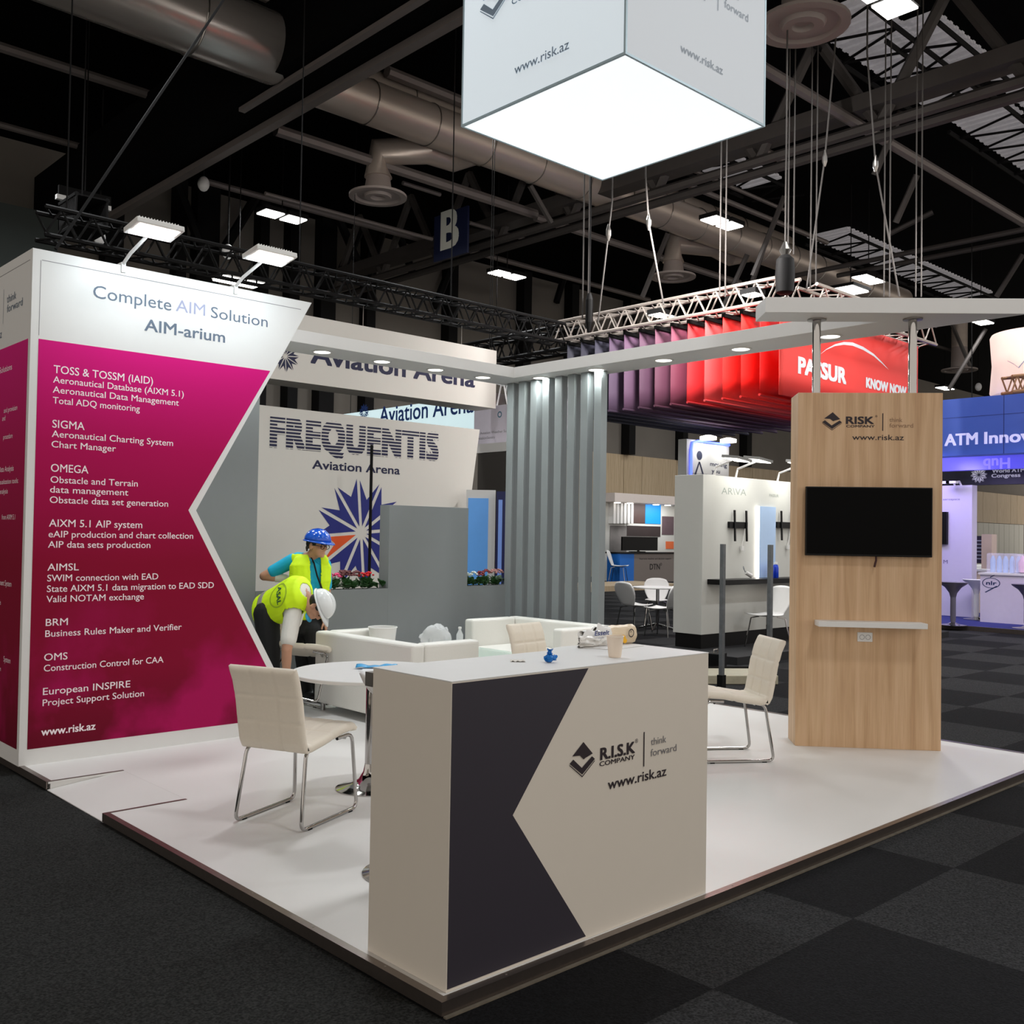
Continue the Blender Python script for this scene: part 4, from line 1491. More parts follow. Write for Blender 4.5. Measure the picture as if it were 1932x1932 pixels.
def hand(mb, wrist, d, palm_n, s=1.0, curl=.5, side=1):
    """palm, four unequal fingers and a thumb; d points along the fingers"""
    d = d.normalized()
    n = (palm_n - d * palm_n.dot(d)).normalized()
    w = d.cross(n) * side
    pc = wrist + d * (.05 * s)
    mb.ell(pc, (.04 * s, .05 * s, .017 * s), frame_q(w, d, w.cross(d)), 14, 9)
    mb.cap(wrist - d * .02, wrist + d * .02 * s, .026 * s, .027 * s)
    for i, L in enumerate((.068, .078, .072, .056)):
        b = wrist + d * (.088 * s) + w * ((i - 1.5) * .0195 * s)
        p = b - d * .03 * s
        dd = d.copy()
        for k, fr in enumerate((.45, .32, .23)):
            dd = (dd * cos(curl * .7) + n * sin(curl * .7)).normalized()
            e = b + dd * (L * fr * s)
            mb.cap(p if k == 0 else b, b, .0092 * s, .0092 * s, 8)
            mb.cap(b, e, (.0092 - .0009 * k) * s, (.0085 - .0009 * k) * s, 8)
            p, b = b, e
    b = wrist + d * .025 * s - w * .03 * s
    t1 = b + (d * .6 - w * .65 + n * .3).normalized() * .042 * s
    t2 = t1 + (d * .85 - w * .15 + n * .4).normalized() * .034 * s
    mb.cap(b, t1, .0135 * s, .011 * s, 8).cap(t1, t2, .011 * s, .009 * s, 8)


def hard_hat(root, c, S, F, U, mat, s=1.0):
    q = frame_q(S, F, U)
    P = lambda x, y, z: c + S * x * s + F * y * s + U * z * s
    a = MB()
    rows = 10
    prof = [(cos(t_) ** .9 if t_ < pi / 2 else 0, sin(t_)) for t_ in [i * pi / 2 / rows for i in range(rows + 1)]]
    vs, fs = [], []
    nn = 32
    for (r, z) in prof[:-1]:
        vs += [P(.108 * r * cos(2 * pi * i / nn), -.004 + .134 * r * sin(2 * pi * i / nn), .045 + .105 * z) for i in range(nn)]
    vs.append(P(0, -.004, .152))
    for k in range(len(prof) - 2):
        fs += [(k * nn + i, k * nn + (i + 1) % nn, (k + 1) * nn + (i + 1) % nn, (k + 1) * nn + i) for i in range(nn)]
    k = (len(prof) - 2) * nn
    fs += [(k + i, k + (i + 1) % nn, len(vs) - 1) for i in range(nn)]
    a.add(vs, fs)
    h = part('hard_hat', a, mat, root, smooth=70, solid=.004)
    b = MB()
    inn = [P(.106 * cos(2 * pi * i / nn), -.004 + .132 * sin(2 * pi * i / nn), .046) for i in range(nn)]
    out = [P(.122 * cos(2 * pi * i / nn), -.004 + (.146 + .052 * max(0, sin(2 * pi * i / nn)) ** 2) * sin(2 * pi * i / nn), .036 - .012 * max(0, sin(2 * pi * i / nn))) for i in range(nn)]
    b.add(inn + out, [(i, (i + 1) % nn, nn + (i + 1) % nn, nn + i) for i in range(nn)])
    part('brim', b, mat, h, smooth=60, solid=.005)
    g = MB()
    for x_ in (-.03, 0, .03):
        g.tube([P(x_, -.004 + .134 * cos(t_) * .93, .047 + .107 * sin(t_) * (1 - abs(x_) * 1.2)) for t_ in [pi * (.12 + .76 * i / 16) for i in range(17)]], .004, 6)
    part('ridge', g, mat, h, smooth=60)
    return h


RV = V((CR.x, CR.y, 0)).normalized()
TV = V((-CF.x, -CF.y, 0)).normalized()
SHOE = M('dark_shoe', (30, 28, 28), .6, var=.1)
BLUEH = M('blue_hard_hat', (24, 84, 196), .18, var=.03, coat=.5)
WHITEH = M('white_hard_hat', (222, 224, 224), .22, var=.02, coat=.5)
EYE = M('eye_dark', (20, 14, 12), .2)

# ---------------- standing worker
DA = 9.2
JA = lambda x_, y_, dd=0: pd(x_, y_, DA + dd)
FA = (RV * .55 + TV * .83).normalized()
SA = FA.cross(UP).normalized()          # his right
gnd = JA(588, 1200)
t = thing('person', 'worker in blue hard hat, glasses and yellow vest over a turquoise shirt, standing', 'person', (gnd.x, gnd.y, 0))


def foot(mb, p, d, r=.045):
    p0, p1 = V((p.x, p.y, .048)) - d * .05, V((p.x, p.y, .036)) + d * .15
    mb.cap(p0, p1, r, r * .8)


def limbs_a(mb, g=0.0, arms=True, legs=True, fore=True):
    shR, shL = JA(553, 1058, .03), JA(611, 1066, .09)
    elR, wrR = JA(498, 1087, .02), JA(546, 1092, .06)
    elL, wrL = JA(616, 1120, .08), JA(612, 1168, -.05)
    if arms:
        mb.chain([(shR, .056 + g), (elR if fore else shR.lerp(elR, .68), .042 + g * 1.2)])
        mb.chain([(shL, .056 + g), (elL if fore else shL.lerp(elL, .72), .042 + g * 1.2)])
        if fore:
            mb.chain([(elR, .04), (elR.lerp(wrR, .35), .042), (wrR, .028)])
            mb.chain([(elL, .04), (elL.lerp(wrL, .35), .042), (wrL, .028)])
    if legs:
        for hx, kx, ax, dd in ((574, 574, 578, .06), (594, 600, 603, -.06)):
            hip, kn = JA(hx, 1192, dd), JA(kx, 1262, dd - .04)
            an = JA(ax, 1300, dd)
            an = V((an.x, an.y, .09))
            mb.chain([(hip, .085 + g), (hip.lerp(kn, .55), .075 + g), (kn, .055 + g), (kn.lerp(an, .35), .056 + g), (an, .038 + g * 1.3)])
            foot(mb, an, FA, .04)
    return wrR, wrL, elR


spA = [(JA(586, 1190), .150, .105), (JA(584, 1160), .148, .10), (JA(584, 1128, -.01), .155, .10), (JA(585, 1095, -.02), .178, .112), (JA(586, 1070, -.01), .178, .10), (JA(587, 1053, .0), .11, .075)]
HA = JA(599, 1029, -.06)
UA = (UP + FA * .06 + RV * .05).normalized()
FAh = (RV * .83 + TV * .52 - UP * .12)
FAh = (FAh - UA * FAh.dot(UA)).normalized()
SAh = FAh.cross(UA).normalized()
b = MB()
torso(b, [(c, a_ * .93, d_ * .93) for c, a_, d_ in spA], SA, FA)
wrR, wrL, elR = limbs_a(b)
b.chain([(JA(585, 1058), .062), (JA(591, 1046, -.03), .056), (HA - UA * .05, .056)])
Ph, qh = head(b, HA, SAh, FAh, UA)
hand(b, wrR, (RV * .9 - UP * .4), TV, curl=.5, side=-1)
hand(b, wrL, (-UP + RV * .2), -RV, curl=.5, side=1)
put('body', solid(b, .0065, 3), SKIN, t, smooth=80)
b = MB()
torso(b, [(c, a_ * 1.0, d_ * 1.0) for c, a_, d_ in spA[:-1]] + [(JA(584, 1057), .115, .082)], SA, FA)
limbs_a(b, .014, legs=False, fore=False)
b.cap(JA(562, 1054, .02), JA(606, 1058, .0), .062, .06)
put('polo_shirt', solid(b, .009, 3), TEAL, t, smooth=80)
cl = MB()
for k in (-1, 1):
    c0 = JA(586, 1052, -.02)
    cl.add([c0 + SA * k * .055 + UP * .02, c0 + SA * k * .012 + FA * .082 - UP * .02, c0 + SA * k * .05 + FA * .088 - UP * .055, c0 + SA * k * .078 + FA * .045 - UP * .008], [(0, 1, 2, 3)])
part('collar', cl, TEAL, t, solid=.006)
b = MB()
torso(b, [(c, a_ * 1.0 + .006, d_ + .006) for c, a_, d_ in spA[:2]], SA, FA)
limbs_a(b, .016, arms=False)
put('trousers', solid(b, .009, 3, keep=lambda p, n: p.z > .075), TROUS, t, smooth=80)
b = MB()
for ax, dd in ((578, .06), (603, -.06)):
    an = JA(ax, 1300, dd)
    foot(b, an, FA, .05)
put('shoes', solid(b, .009, 2, keep=lambda p, n: True), SHOE, t, smooth=80)
# open vest
b = MB()
torso(b, [(c, a_ * 1.05 + .012, d_ * 1.05 + .016) for c, a_, d_ in spA[1:-1]] + [(JA(586, 1058), .16, .105)], SA, FA)
b.cap(JA(563, 1055, .02), JA(605, 1059, .0), .074, .072)
mid = JA(582, 1100)


def vest_keep(p, n):
    q_ = p - mid
    x_, y_ = q_.dot(SA), q_.dot(FA)
    hz = (p.z - mid.z)
    if y_ > 0 and abs(x_ + .01) < .052 + .03 * max(0, -hz):
        return False
    if p.z > JA(585, 1046).z:
        return False
    if p.z < JA(585, 1172).z:
        return False
    return True


put('safety_vest', solid(b, .009, 3, keep=vest_keep), HIVIS, t, smooth=80, solid=.006)
hard_hat(t, HA, SAh, FAh, UA, BLUEH)
hr = MB()
hr.ell(HA + UA * .02 - FAh * .03, (.083, .085, .075), qh, 16, 10)
for i in range(40):
    random.seed(i)
    an = random.uniform(-2.6, -.5)
    p = Ph(.083 * cos(an), .1 * sin(an) - .004, random.uniform(-.045, .03))
    hr.ell(p, (.012, .012, .022), qh, 6, 5)
for k in (-1, 1):
    hr.ell(Ph(k * .074, .028, .02), (.012, .025, .022), qh, 8, 6)
hr.ell(Ph(0, .075, .042), (.06, .02, .012), qh, 10, 6)
put('hair', solid(hr, .006, 1, keep=None), HAIR, t, smooth=80)
g = MB()
for k in (-1, 1):
    c = Ph(k * .033, .094, -.004)
    g.tube([c + SAh * (cos(i * pi / 10) * .025) + UA * (sin(i * pi / 10) * .021) for i in range(20)], .0028, 6, True)
    g.tube([Ph(k * .057, .092, .004), Ph(k * .076, .05, .004), Ph(k * .081, -.005, .0)], .0025, 6)
g.tube([Ph(-.009, .098, .002), Ph(.009, .098, .002)], .0028, 6)
part('glasses', g, BLACK, t, smooth=60)
e = MB()
for k in (-1, 1):
    e.ell(Ph(k * .03, .083, -.004), (.013, .006, .0055), qh, 10, 6)
    e.ell(Ph(k * .03, .086, .017), (.019, .006, .004), qh, 10, 6)
part('eyes_and_brows', e, EYE, t, smooth=60)
ln = MB()
ln.tube([JA(580, 1047, -.0) + FA * .06, JA(583, 1062, -.02) + FA * .12, JA(589, 1085, -.04) + FA * .115, JA(598, 1108, -.05) + FA * .11, JA(601, 1118, -.06) + FA * .11], .008, 6)
ln.tube([JA(601, 1118, -.06) + FA * .11, JA(596, 1140, -.04) + FA * .115], .006, 6)
part('lanyard', ln, BLACK, t, smooth=60)
bd = MB().cyl(elR.lerp(wrR, .45), elR.lerp(wrR, 1.05), .045, .036, 16)
part('wrist_bandage', bd, WTEE, t, smooth=50)

# ---------------- bending worker
DB = 8.62
JB = lambda x_, y_, dd=0: pd(x_, y_, DB + dd)
hipc, chest = JB(508, 1150, .06), JB(558, 1124, -.08)
axB = (chest - hipc).normalized()
FB = RV.copy()
SB = (TV * .66 - UP * .72)          # his right side turns to the viewer
SB = (SB - axB * SB.dot(axB)).normalized()
BK = axB.cross(SB)                  # out of the back or belly
if BK.z < 0:
    BK = -BK
t = thing('person', 'worker in white hard hat and yellow lettered vest, bending down to a chair', 'person', (JB(500, 1160).x, JB(500, 1160).y, 0))
spB = [(hipc, .165, .115), (hipc.lerp(chest, .35), .165, .115), (hipc.lerp(chest, .7), .18, .12), (chest, .185, .12), (chest + axB * .07, .145, .098)]
shR, shL = chest + SB * .165 - axB * .02 - BK * .025, chest - SB * .105 - BK * .06
HB = JB(599, 1144, -.14)
UB = (RV * .9 + UP * .36 + TV * .1).normalized()
FBh = (RV * .36 - UP * .9 + TV * .12)
FBh = (FBh - UB * FBh.dot(UB)).normalized()
SBh = FBh.cross(UB).normalized()
elR, wrR = JB(541, 1226, -.28), JB(540, 1276, -.24)
elL, wrL = JB(548, 1196, .12), JB(541, 1246, .1)


def limbs_b(mb, g=0.0, arms=True, legs=True, fore=True):
    if arms:
        mb.chain([(shR, .06 + g), (elR if fore else shR.lerp(elR, .72), .044 + g * 1.6)])
        mb.chain([(shL, .052 + g), (elL if fore else shL.lerp(elL, .72), .044 + g * 1.6)])
        if fore:
            mb.chain([(elR, .043), (elR.lerp(wrR, .35), .043), (wrR, .029)])
            mb.chain([(elL, .043), (elL.lerp(wrL, .35), .043), (wrL, .029)])
    if legs:
        for kx, ax, dd in ((512, 498, -.12), (503, 488, .16)):
            hip = hipc + TV * (-dd * .75) - UP * .03
            kn = JB(kx, 1262, dd)
            an = JB(ax, 1330, dd)
            an = V((an.x, an.y, .09))
            mb.chain([(hip, .098 + g), (hip.lerp(kn, .5), .082 + g), (kn, .058 + g), (kn.lerp(an, .35), .058 + g), (an, .04 + g * 1.3)])
            foot(mb, an, RV, .04)


b = MB()
torso(b, [(c, a_ * .93, d_ * .93) for c, a_, d_ in spB], SB, BK)
limbs_b(b)
b.chain([(chest + axB * .05, .07), (chest.lerp(HB, .6), .06), (HB - UB * .05, .058)])
PhB, qB = head(b, HB, SBh, FBh, UB)
hand(b, wrR, (-UP + RV * .1), RV, curl=.7, side=1)
hand(b, wrL, (-UP + RV * .1), RV, curl=.7, side=-1)
put('body', solid(b, .0065, 3), SKIN, t, smooth=80)
b = MB()
torso(b, spB, SB, BK)
limbs_b(b, .016, legs=False, fore=False)
put('t_shirt', solid(b, .009, 3), WTEE, t, smooth=80)
b = MB()
b.ell(hipc - axB * .02, (.17, .13, .13), frame_q(SB, BK, SB.cross(BK)), 18, 12)
limbs_b(b, .016, arms=False)
put('trousers', solid(b, .009, 3, keep=lambda p, n: p.z > .075), TROUS, t, smooth=80)
b = MB()
for ax, dd in ((498, -.12), (488, .16)):
    foot(b, JB(ax, 1330, dd), RV, .05)
put('shoes', solid(b, .009, 2), SHOE, t, smooth=80)
b = MB()
torso(b, [(hipc - axB * .06, .180, .136)] + [(c, a_ * 1.03 + .014, d_ * 1.03 + .018) for c, a_, d_ in spB], SB, BK)
L_ = (chest - hipc).length


def keepB(p, n):
    k = (p - hipc).dot(axB)
    if k < -.07 or k > L_ + .125 or (p - chest - axB * .16).length < .078:
        return False
    if (p - shR).length < .088 or ((p - shL).length < .07 and (p - shL).dot(BK) < .02):
        return False
    return True


vm = solid(b, .009, 3, keep=keepB)
bandm = band(vm, lambda p, n: .0 < (p - hipc).dot(axB) < .055, .005)
bvh = BVHTree.FromPolygons([v.co.copy() for v in vm.vertices], [tuple(p.vertices) for p in vm.polygons])
vest = put('safety_vest', vm, HIVIS, t, smooth=80, solid=.006)
put('reflective_band', bandm, REFL, vest, smooth=80, solid=.003)
# arched word and double ring on the back, laid onto the cloth
mk = MB()
nB = (BK * .75 + SB * .66)
nB = (nB - axB * nB.dot(axB)).normalized()
rdir = axB.cross(nB).normalized()
if rdir.z > 0:
    rdir = -rdir
cB_ = hipc.lerp(chest, .80) + nB * .3 - SB * .06
tu = nB.cross(rdir).normalized()
word = MB()
text_add(word, 'ASAL', V((-.075, -.012, 0)), (1, 0, 0), (0, 1, 0), .05, .15, bold=.02, lift=0, shear=.1)
for rad_, wd_ in ((.098, .003), (.090, .002)):
    poly_disc(word, (0, 0, 0), (1, 0, 0), (0, 1, 0), rad_, 40, 0, rad_ - wd_)
vs = []
for v in word.v:
    p = cB_ + rdir * v.x + tu * v.y
    h = bvh.ray_cast(p, -nB)
    vs.append((h[0] + nB * .0075) if h[0] is not None else p - nB * .12)
mk.add(vs, word.f)
part('vest_lettering', mk, M('vest_green_ink', (24, 84, 60), .6), vest)
hard_hat(t, HB, SBh, FBh, UB, WHITEH)
hr = MB()
hr.ell(HB + UB * .012 - FBh * .03, (.082, .084, .07), qB, 16, 10)
for k in (-1, 1):
    hr.ell(PhB(k * .074, .025, .02), (.012, .025, .022), qB, 8, 6)
hr.ell(PhB(0, .075, .042), (.06, .02, .012), qB, 10, 6)
put('hair', solid(hr, .006, 1), HAIR, t, smooth=80)
e = MB()
for k in (-1, 1):
    e.ell(PhB(k * .03, .083, -.004), (.013, .006, .0045), qB, 10, 6)
    e.ell(PhB(k * .03, .085, .015), (.019, .006, .004), qB, 10, 6)
part('eyes_and_brows', e, EYE, t, smooth=60)
part('face_mask', MB().ell(PhB(0, .06, -.105), (.05, .045, .02), qB), M('mask_blue', (60, 170, 220), .7), t, smooth=60)

# ================================================================== NEIGHBOURING STANDS
def star(acc, plane_c, r, u, R, n=12, skip=(), lift=.003, notch=.62, gap=.10):
    """star of n blue darts, each with a notched outer edge"""
    r, u, c = V(r).normalized(), V(u).normalized(), V(plane_c)
    nn = r.cross(u) * lift
    for i in range(n):
        if i in skip:
            continue
        a0 = 2 * pi * i / n + .087
        da = 2 * pi / n
        P = lambda ang, rad: c + nn + (r * cos(ang) + u * sin(ang)) * rad
        g = gap * R
        e0, e1 = a0 + .033, a0 + da - .033
        i0 = .12 * R
        acc.face([P(a0 + da / 2, i0), P(e0, R), P(a0 + da / 2, notch * R * (1.12 if i % 2 else 1)), P(e1, R * .97)])
    return acc


YF = 8.6
fq = lambda x_, y_: pyp(x_, y_, YF)
P0, P1, P2 = fq(487, 765), fq(905, 811), fq(886, 957)
zt_ = P0.z + .01
slope = (P1.x - P2.x) / (P1.z - P2.z)
xb = P1.x - slope * P1.z
FW = M('exhibit_white', (216, 212, 204), .55, var=.015)
t = thing('stand_back_wall', 'white wall of the neighbouring stand with striped lettering and a blue star', 'wall', (3.0, YF, FZ))
part('panel', MB().prism([(2.2, YF, FZ), (xb, YF, FZ), (P1.x, YF, zt_), (2.2, YF, zt_)], (0, .12, 0)), FW, t)
Z3 = lambda x_, y_: (440 + x_ * 560 / 1932, 560 + y_ * 560 / 1932)
BLUEINK = M('deep_blue_ink', (22, 26, 64), .55)
# striped name: solid letters cut into bars
base = fq(*Z3(250, 972))
cap_ = fq(*Z3(250, 768)).z - base.z
endx = fq(*Z3(1325, 1055)).x
lt = MB()
SPACING[0] = 1.16
text_add(lt, 'FREQUENTIS', (base.x, YF, base.z), (1, 0, 0), UP, cap_, endx - base.x, bold=.048, lift=.003)
SPACING[0] = 1.0
bm = bmesh.new()
vs = [bm.verts.new(v) for v in lt.v]
for f_ in lt.f:
    try:
        bm.faces.new([vs[i] for i in f_])
    except Exception:
        pass
NB = 9
pitch = cap_ / NB
lo = base.z - pitch * 3
for k in range(NB + 5):
    for dz in (.0,   .48 + .2 * (1 - max(0, min(1, (k - 3) / NB)))):
        zc_ = lo + pitch * k + dz * pitch
        bmesh.ops.bisect_plane(bm, geom=bm.verts[:] + bm.edges[:] + bm.faces[:], plane_co=(0, 0, zc_), plane_no=(0, 0, 1))
dele = []
for f_ in bm.faces:
    c = f_.calc_center_median()
    k = (c.z - lo) / pitch
    fr = k - math.floor(k)
    if fr >   .48 + .2 * (1 - max(0, min(1, (math.floor(k) - 3) / NB))):
        dele.append(f_)
bmesh.ops.delete(bm, geom=dele, context='FACES')
me = bpy.data.meshes.new('striped_lettering')
bm.to_mesh(me)
bm.free()
put('striped_lettering', me, BLUEINK, t)
a = MB()
text_px(a, 'Aviation Arena', fq, Z3(515, 1118), Z3(1083, 1155), 17, bold=.022, r=(1, 0, 0))
part('lettering', a, BLUEINK, t)
SC_ = fq(*Z3(832, 1535))
RAD = (fq(*Z3(832, 1190)).z - SC_.z) * 1.02
a = star(MB(), SC_, (1, 0, 0), UP, RAD, 12, skip=(6,))
part('star_mark', a, M('star_blue', (28, 36, 120), .55), t)
a = MB()
P = lambda ang, rad: SC_ + V((cos(ang), 0, sin(ang))) * rad + V((0, -.003, 0))
a0 = 2 * pi * 6 / 12 + .087
a.face([P(a0 + pi / 12, .12 * RAD), P(a0 + .033, RAD * .72), P(a0 + pi / 12, .6 * RAD), P(a0 + pi / 6 - .033, RAD * .97)])
part('orange_dart', a, M('star_orange', (224, 84, 28), .55), t)
# dark seam pole in front of the star
q = fq(677, 850)
tag(part('flag_pole', MB().cyl((q.x, YF - .3, FZ), (q.x, YF - .3, fq(677, 842).z), .02, n=8), BLACKSTEEL), 'thin dark pole standing in front of the blue star', 'pole')

# hanging banners above it
YH = 9.6
hq = lambda x_, y_: pyp(x_, y_, YH)
A, B, C_ = hq(590, 597), hq(937, 663), hq(936, 771)
t = thing('hanging_banner', 'wide grey-white hanging banner box partly covered by the canopy', 'banner', (A.x, YH, C_.z))
part('box', MB().box((3.6, YH, C_.z), (B.x, YH + .5, A.z)), FW, t)
a = MB()
zb_ = hq(905, 727).z
Z4 = lambda x_, y_: (540 + x_ * 460 / 1932, 560 + y_ * 240 / 1008)
text_px(a, 'Aviation Arena', hq, Z4(198, 522), Z4(1490, 702), 36, bold=.03, r=(1, 0, 0))
part('lettering', a, BLUEINK, t)
part('star_mark', star(MB(), hq(538, 672), (1, 0, 0), UP, .22), BLUEINK, t)
for px_ in (703, 890):
    q = hq(px_, 620)
    part('hanger', MB().cyl((q.x, YH + .25, A.z), (q.x, YH + .25, TRZ - .02), .006, n=5), STEEL, t)
# lit sign box behind
XS = 9.6
sq = lambda x_, y_: pxp(x_, y_, XS)
A, B, C_ = sq(644, 770), sq(931, 800), sq(931, 812)
t = thing('lit_sign_box', 'glowing pale sign box with blue lettering under the grey banner', 'sign', (XS, B.y, B.z))
zt_ = sq(931, 742).z
part('light_face', MB().box((XS, B.y, C_.z), (XS + .2, A.y, zt_)), M('lit_sign_white', (214, 238, 242), .6, emit=.62, var=0), t)
part('frame', MB().box((XS - .02, B.y - .06, C_.z), (XS + .22, B.y - .001, zt_)), STEEL, t)
a = MB()
text_px(a, 'Aviation Arena', sq, (716, 799), (893, 775), 32, bold=.012, r=(0, -1, 0))
LB_ = M('lit_blue', (28, 62, 130), .5)
part('lettering', a, LB_, t)
for yy in (A.y - .2, B.y + .2):
    part('hanger', MB().cyl((XS + .1, yy, zt_), (XS + .1, yy, 11.6), .007, n=5), BLACKSTEEL, t)
part('star_mark', star(MB(), sq(687, 778), (0, -1, 0), UP, (sq(687, 762).z - sq(687, 778).z) * 1.05, 12), LB_, t)
# beyond: white sign with ring, dark screen, blue doors
t = thing('stand_sign', 'pale lavender stand sign with a small ring mark left of the slat screen', 'sign', pd(930, 800, 17))
D = 17
X_ = pd(930, 790, D).x
vq = lambda x_, y_: pxp(x_, y_, X_)
A, B = vq(895, 770), vq(975, 760)
part('panel', MB().box((X_, B.y - 1, vq(930, 838).z), (X_ + .3, A.y, vq(930, 766).z)), M('lavender_white', (216, 210, 222), .5), t)
a = MB()
text_px(a, 'Aviation Weather Suite', vq, (906, 820), (962, 815), 5, r=(0, -1, 0))
text_px(a, 'AviationSentry', vq, (899, 830), (934, 826), 5, r=(0, -1, 0))
part('lettering', a, GREYINK, t)
part('hanger', MB().cyl((X_ + .15, A.y - .2, vq(930, 766).z), (X_ + .15, A.y - .2, 11.6), .007, n=5), BLACKSTEEL, t)
a = MB()
poly_disc(a, vq(943, 782), (0, -1, 0), UP, .055, 24, .003, .032)
part('ring_mark', a, M('ring_blue_green', (80, 120, 140), .5), t)
tr_ = part('box_truss', MB().tri_truss((X_ + .45, B.y - .4, vq(950, 765).z + .03), (X_ + .45, A.y + .4, vq(950, 765).z + .03), (0, 0, 1), .55, 6, .03, .016), WHITE)
tag(tr_, 'white box truss above the lavender stand sign', 'truss')
t = thing('stand_wall', 'dark grey wall with a white header behind the slat screen', 'wall', pd(930, 900, 16.5))
X_ = pd(930, 900, 16.5).x
vq = lambda x_, y_: pxp(x_, y_, X_)
part('panel', MB().box((X_, vq(985, 900).y - .6, FZ), (X_ + .2, vq(901, 900).y, vq(930, 854).z)), M('charcoal_panel', (64, 60, 56), .6), t)
part('header', MB().box((X_ - .01, vq(985, 900).y - .6, vq(930, 853).z), (X_ + .22, vq(899, 900).y, vq(930, 836).z)), WHITE, t)
for (xa, xb_, yt, D, mt, gm, lb) in ((880, 935, 924, 14.5, WHITE, M('sky_blue_print', (90, 150, 216), .3, emit=.25), 'white framed tall panel with sky-blue picture behind the planter'), (937, 955, 927, 14.3, M('navy_frame', (20, 26, 80), .4), M('pale_blue_print', (110, 140, 206), .3, emit=.2), 'navy framed narrow panel with blue picture behind the planter')):
    P, Q = pd(xa, yt, D), pd(xb_, yt, D)
    wv = V((Q.x - P.x, Q.y - P.y, 0))
    wn = wv.length
    wv.normalize()
    nn = wv.cross(UP)
    t = thing('display_panel', lb, 'panel', V((P.x, P.y, FZ)), 0, 'tall picture panels on the neighbouring stand')
    o = V((P.x, P.y, FZ))
    H = P.z - FZ
    part('frame', MB().obox(o, wv * wn, -nn * .12, UP * H), mt, t)
    part('picture', MB().obox(o + wv * .03 + UP * .2 + nn * .001, wv * (wn - (.13 if xb_ == 935 else .08)), nn * .006, UP * (H - .32)), gm, t)

# big fabric banner stack of the stand in the middle distance
XL_ = 11.0
lq = lambda x_, y_: pxp(x_, y_, XL_)
near, farp = lq(1470, 700), lq(1070, 700)
ztn, zbn = lq(1470, 572).z, lq(1470, 744).z
xr = pyp(1742, 690, near.y).x
cols = [(70, 70, 82), (60, 59, 74), (74, 72, 88), (98, 78, 102), (108, 78, 104), (92, 60, 82), (102, 58, 78), (116, 52, 72), (206, 40, 44), (226, 72, 72), (226, 34, 28), (236, 24, 16), (228, 16, 12)]
nb = len(cols)
names = ['slate grey, furthest left', 'dark slate grey', 'blue-grey', 'grey-purple', 'mauve', 'dark plum', 'plum', 'wine purple', 'first red', 'salmon red', 'bright red', 'vivid scarlet', 'deepest scarlet behind the front one']
dy = (farp.y - near.y) / nb
for i, c in enumerate(cols):
    y_ = farp.y - i * dy
    t = thing('fabric_banner', 'hanging fabric banner in the stack, ' + names[i], 'banner', (XL_, y_, zbn), 0, 'stack of hanging fabric banners')
    b_ = MB().grid(lambda u, v: V((XL_ + (xr - XL_) * u, y_ + .012 * sin(5 * u + i) * (1 - v), zbn + .04 + (ztn - zbn - .1) * v)), 12, 4)
    part('cloth', b_, M('banner_cloth', c, .65, var=.05, scale=2), t, solid=.01, smooth=60)
    part('top_bar', MB().box((XL_, y_ - .03, ztn - .06), (xr, y_ + .03, ztn)), BLACKSTEEL, t)
    part('hem_bar', MB().cyl((XL_, y_, zbn + .03), (xr, y_, zbn + .03), .022, n=8), M('hem_cloth', [int(k * .75) for k in c], .6), t)
yN = near.y
t = thing('front_banner', 'front red banner with white lettering and a white arc', 'banner', (XL_, yN, zbn))
REDF = M('front_red', (236, 62, 56), .6, var=.08, scale=.8)


def roll(u, v):
    k = max(0, u - .93) / .07
    return V((XL_ + (xr - XL_) * min(u, .93) + (xr - XL_) * .07 * sin(k * pi / 2), yN + .2 * (1 - cos(k * pi / 2)), zbn + (ztn - zbn) * v))


part('cloth', MB().grid(roll, 40, 4), REDF, t, solid=.012, smooth=60)
nq = lambda x_, y_: pyp(x_, y_, yN - .008)
a = MB()
Z5 = lambda x_, y_: (1400 + x_ * 320 / 1932, 540 + y_ * 240 / 1449)
text_px(a, 'PASSUR', nq, Z5(645, 985), Z5(1180, 1092), 31, bold=.05, r=(1, 0, 0))
BWH = M('banner_white', (228, 230, 236), .6)
part('lettering', a, BWH, t)
a = MB()
text_px(a, 'KNOW NOW', nq, Z5(1415, 1150), Z5(1868, 1225), 19, bold=.05, r=(1, 0, 0))
part('lettering', a, BWH, t)
a = MB()
arcp = [(880, 785), (960, 715), (1060, 660), (1160, 635), (1260, 640), (1380, 690), (1500, 770), (1600, 870), (1672, 952)]
wid = [1, 10, 22, 32, 38, 36, 28, 16, 1]
for i in range(len(arcp) - 1):
    (x0, y0), (x1, y1) = arcp[i], arcp[i + 1]
    a.face([nq(*Z5(x0, y0)), nq(*Z5(x1, y1)), nq(*Z5(x1, y1 + wid[i + 1])), nq(*Z5(x0, y0 + wid[i]))])
part('arc_mark', a, BWH, t)
TRM = M('truss_aluminium', (170, 160, 152), .4, .6, var=.1)
tr_ = part('banner_truss', MB().tri_truss((XL_ + .25, farp.y + .25, ztn + .031), (XL_ + .25, yN - .2, ztn + .031), (0, 0, 1), .34, 13, .03, .014), TRM)
tag(tr_, 'aluminium truss running along the tops of the purple and red banners', 'truss')
tr_ = part('banner_truss', MB().tri_truss((XL_ + .65, yN + .1, ztn + .031), (xr, yN + .1, ztn + .031), (0, 0, 1), .34, 9, .03, .014), TRM)
tag(tr_, 'aluminium truss behind the corner slab, over the front red banner', 'truss')
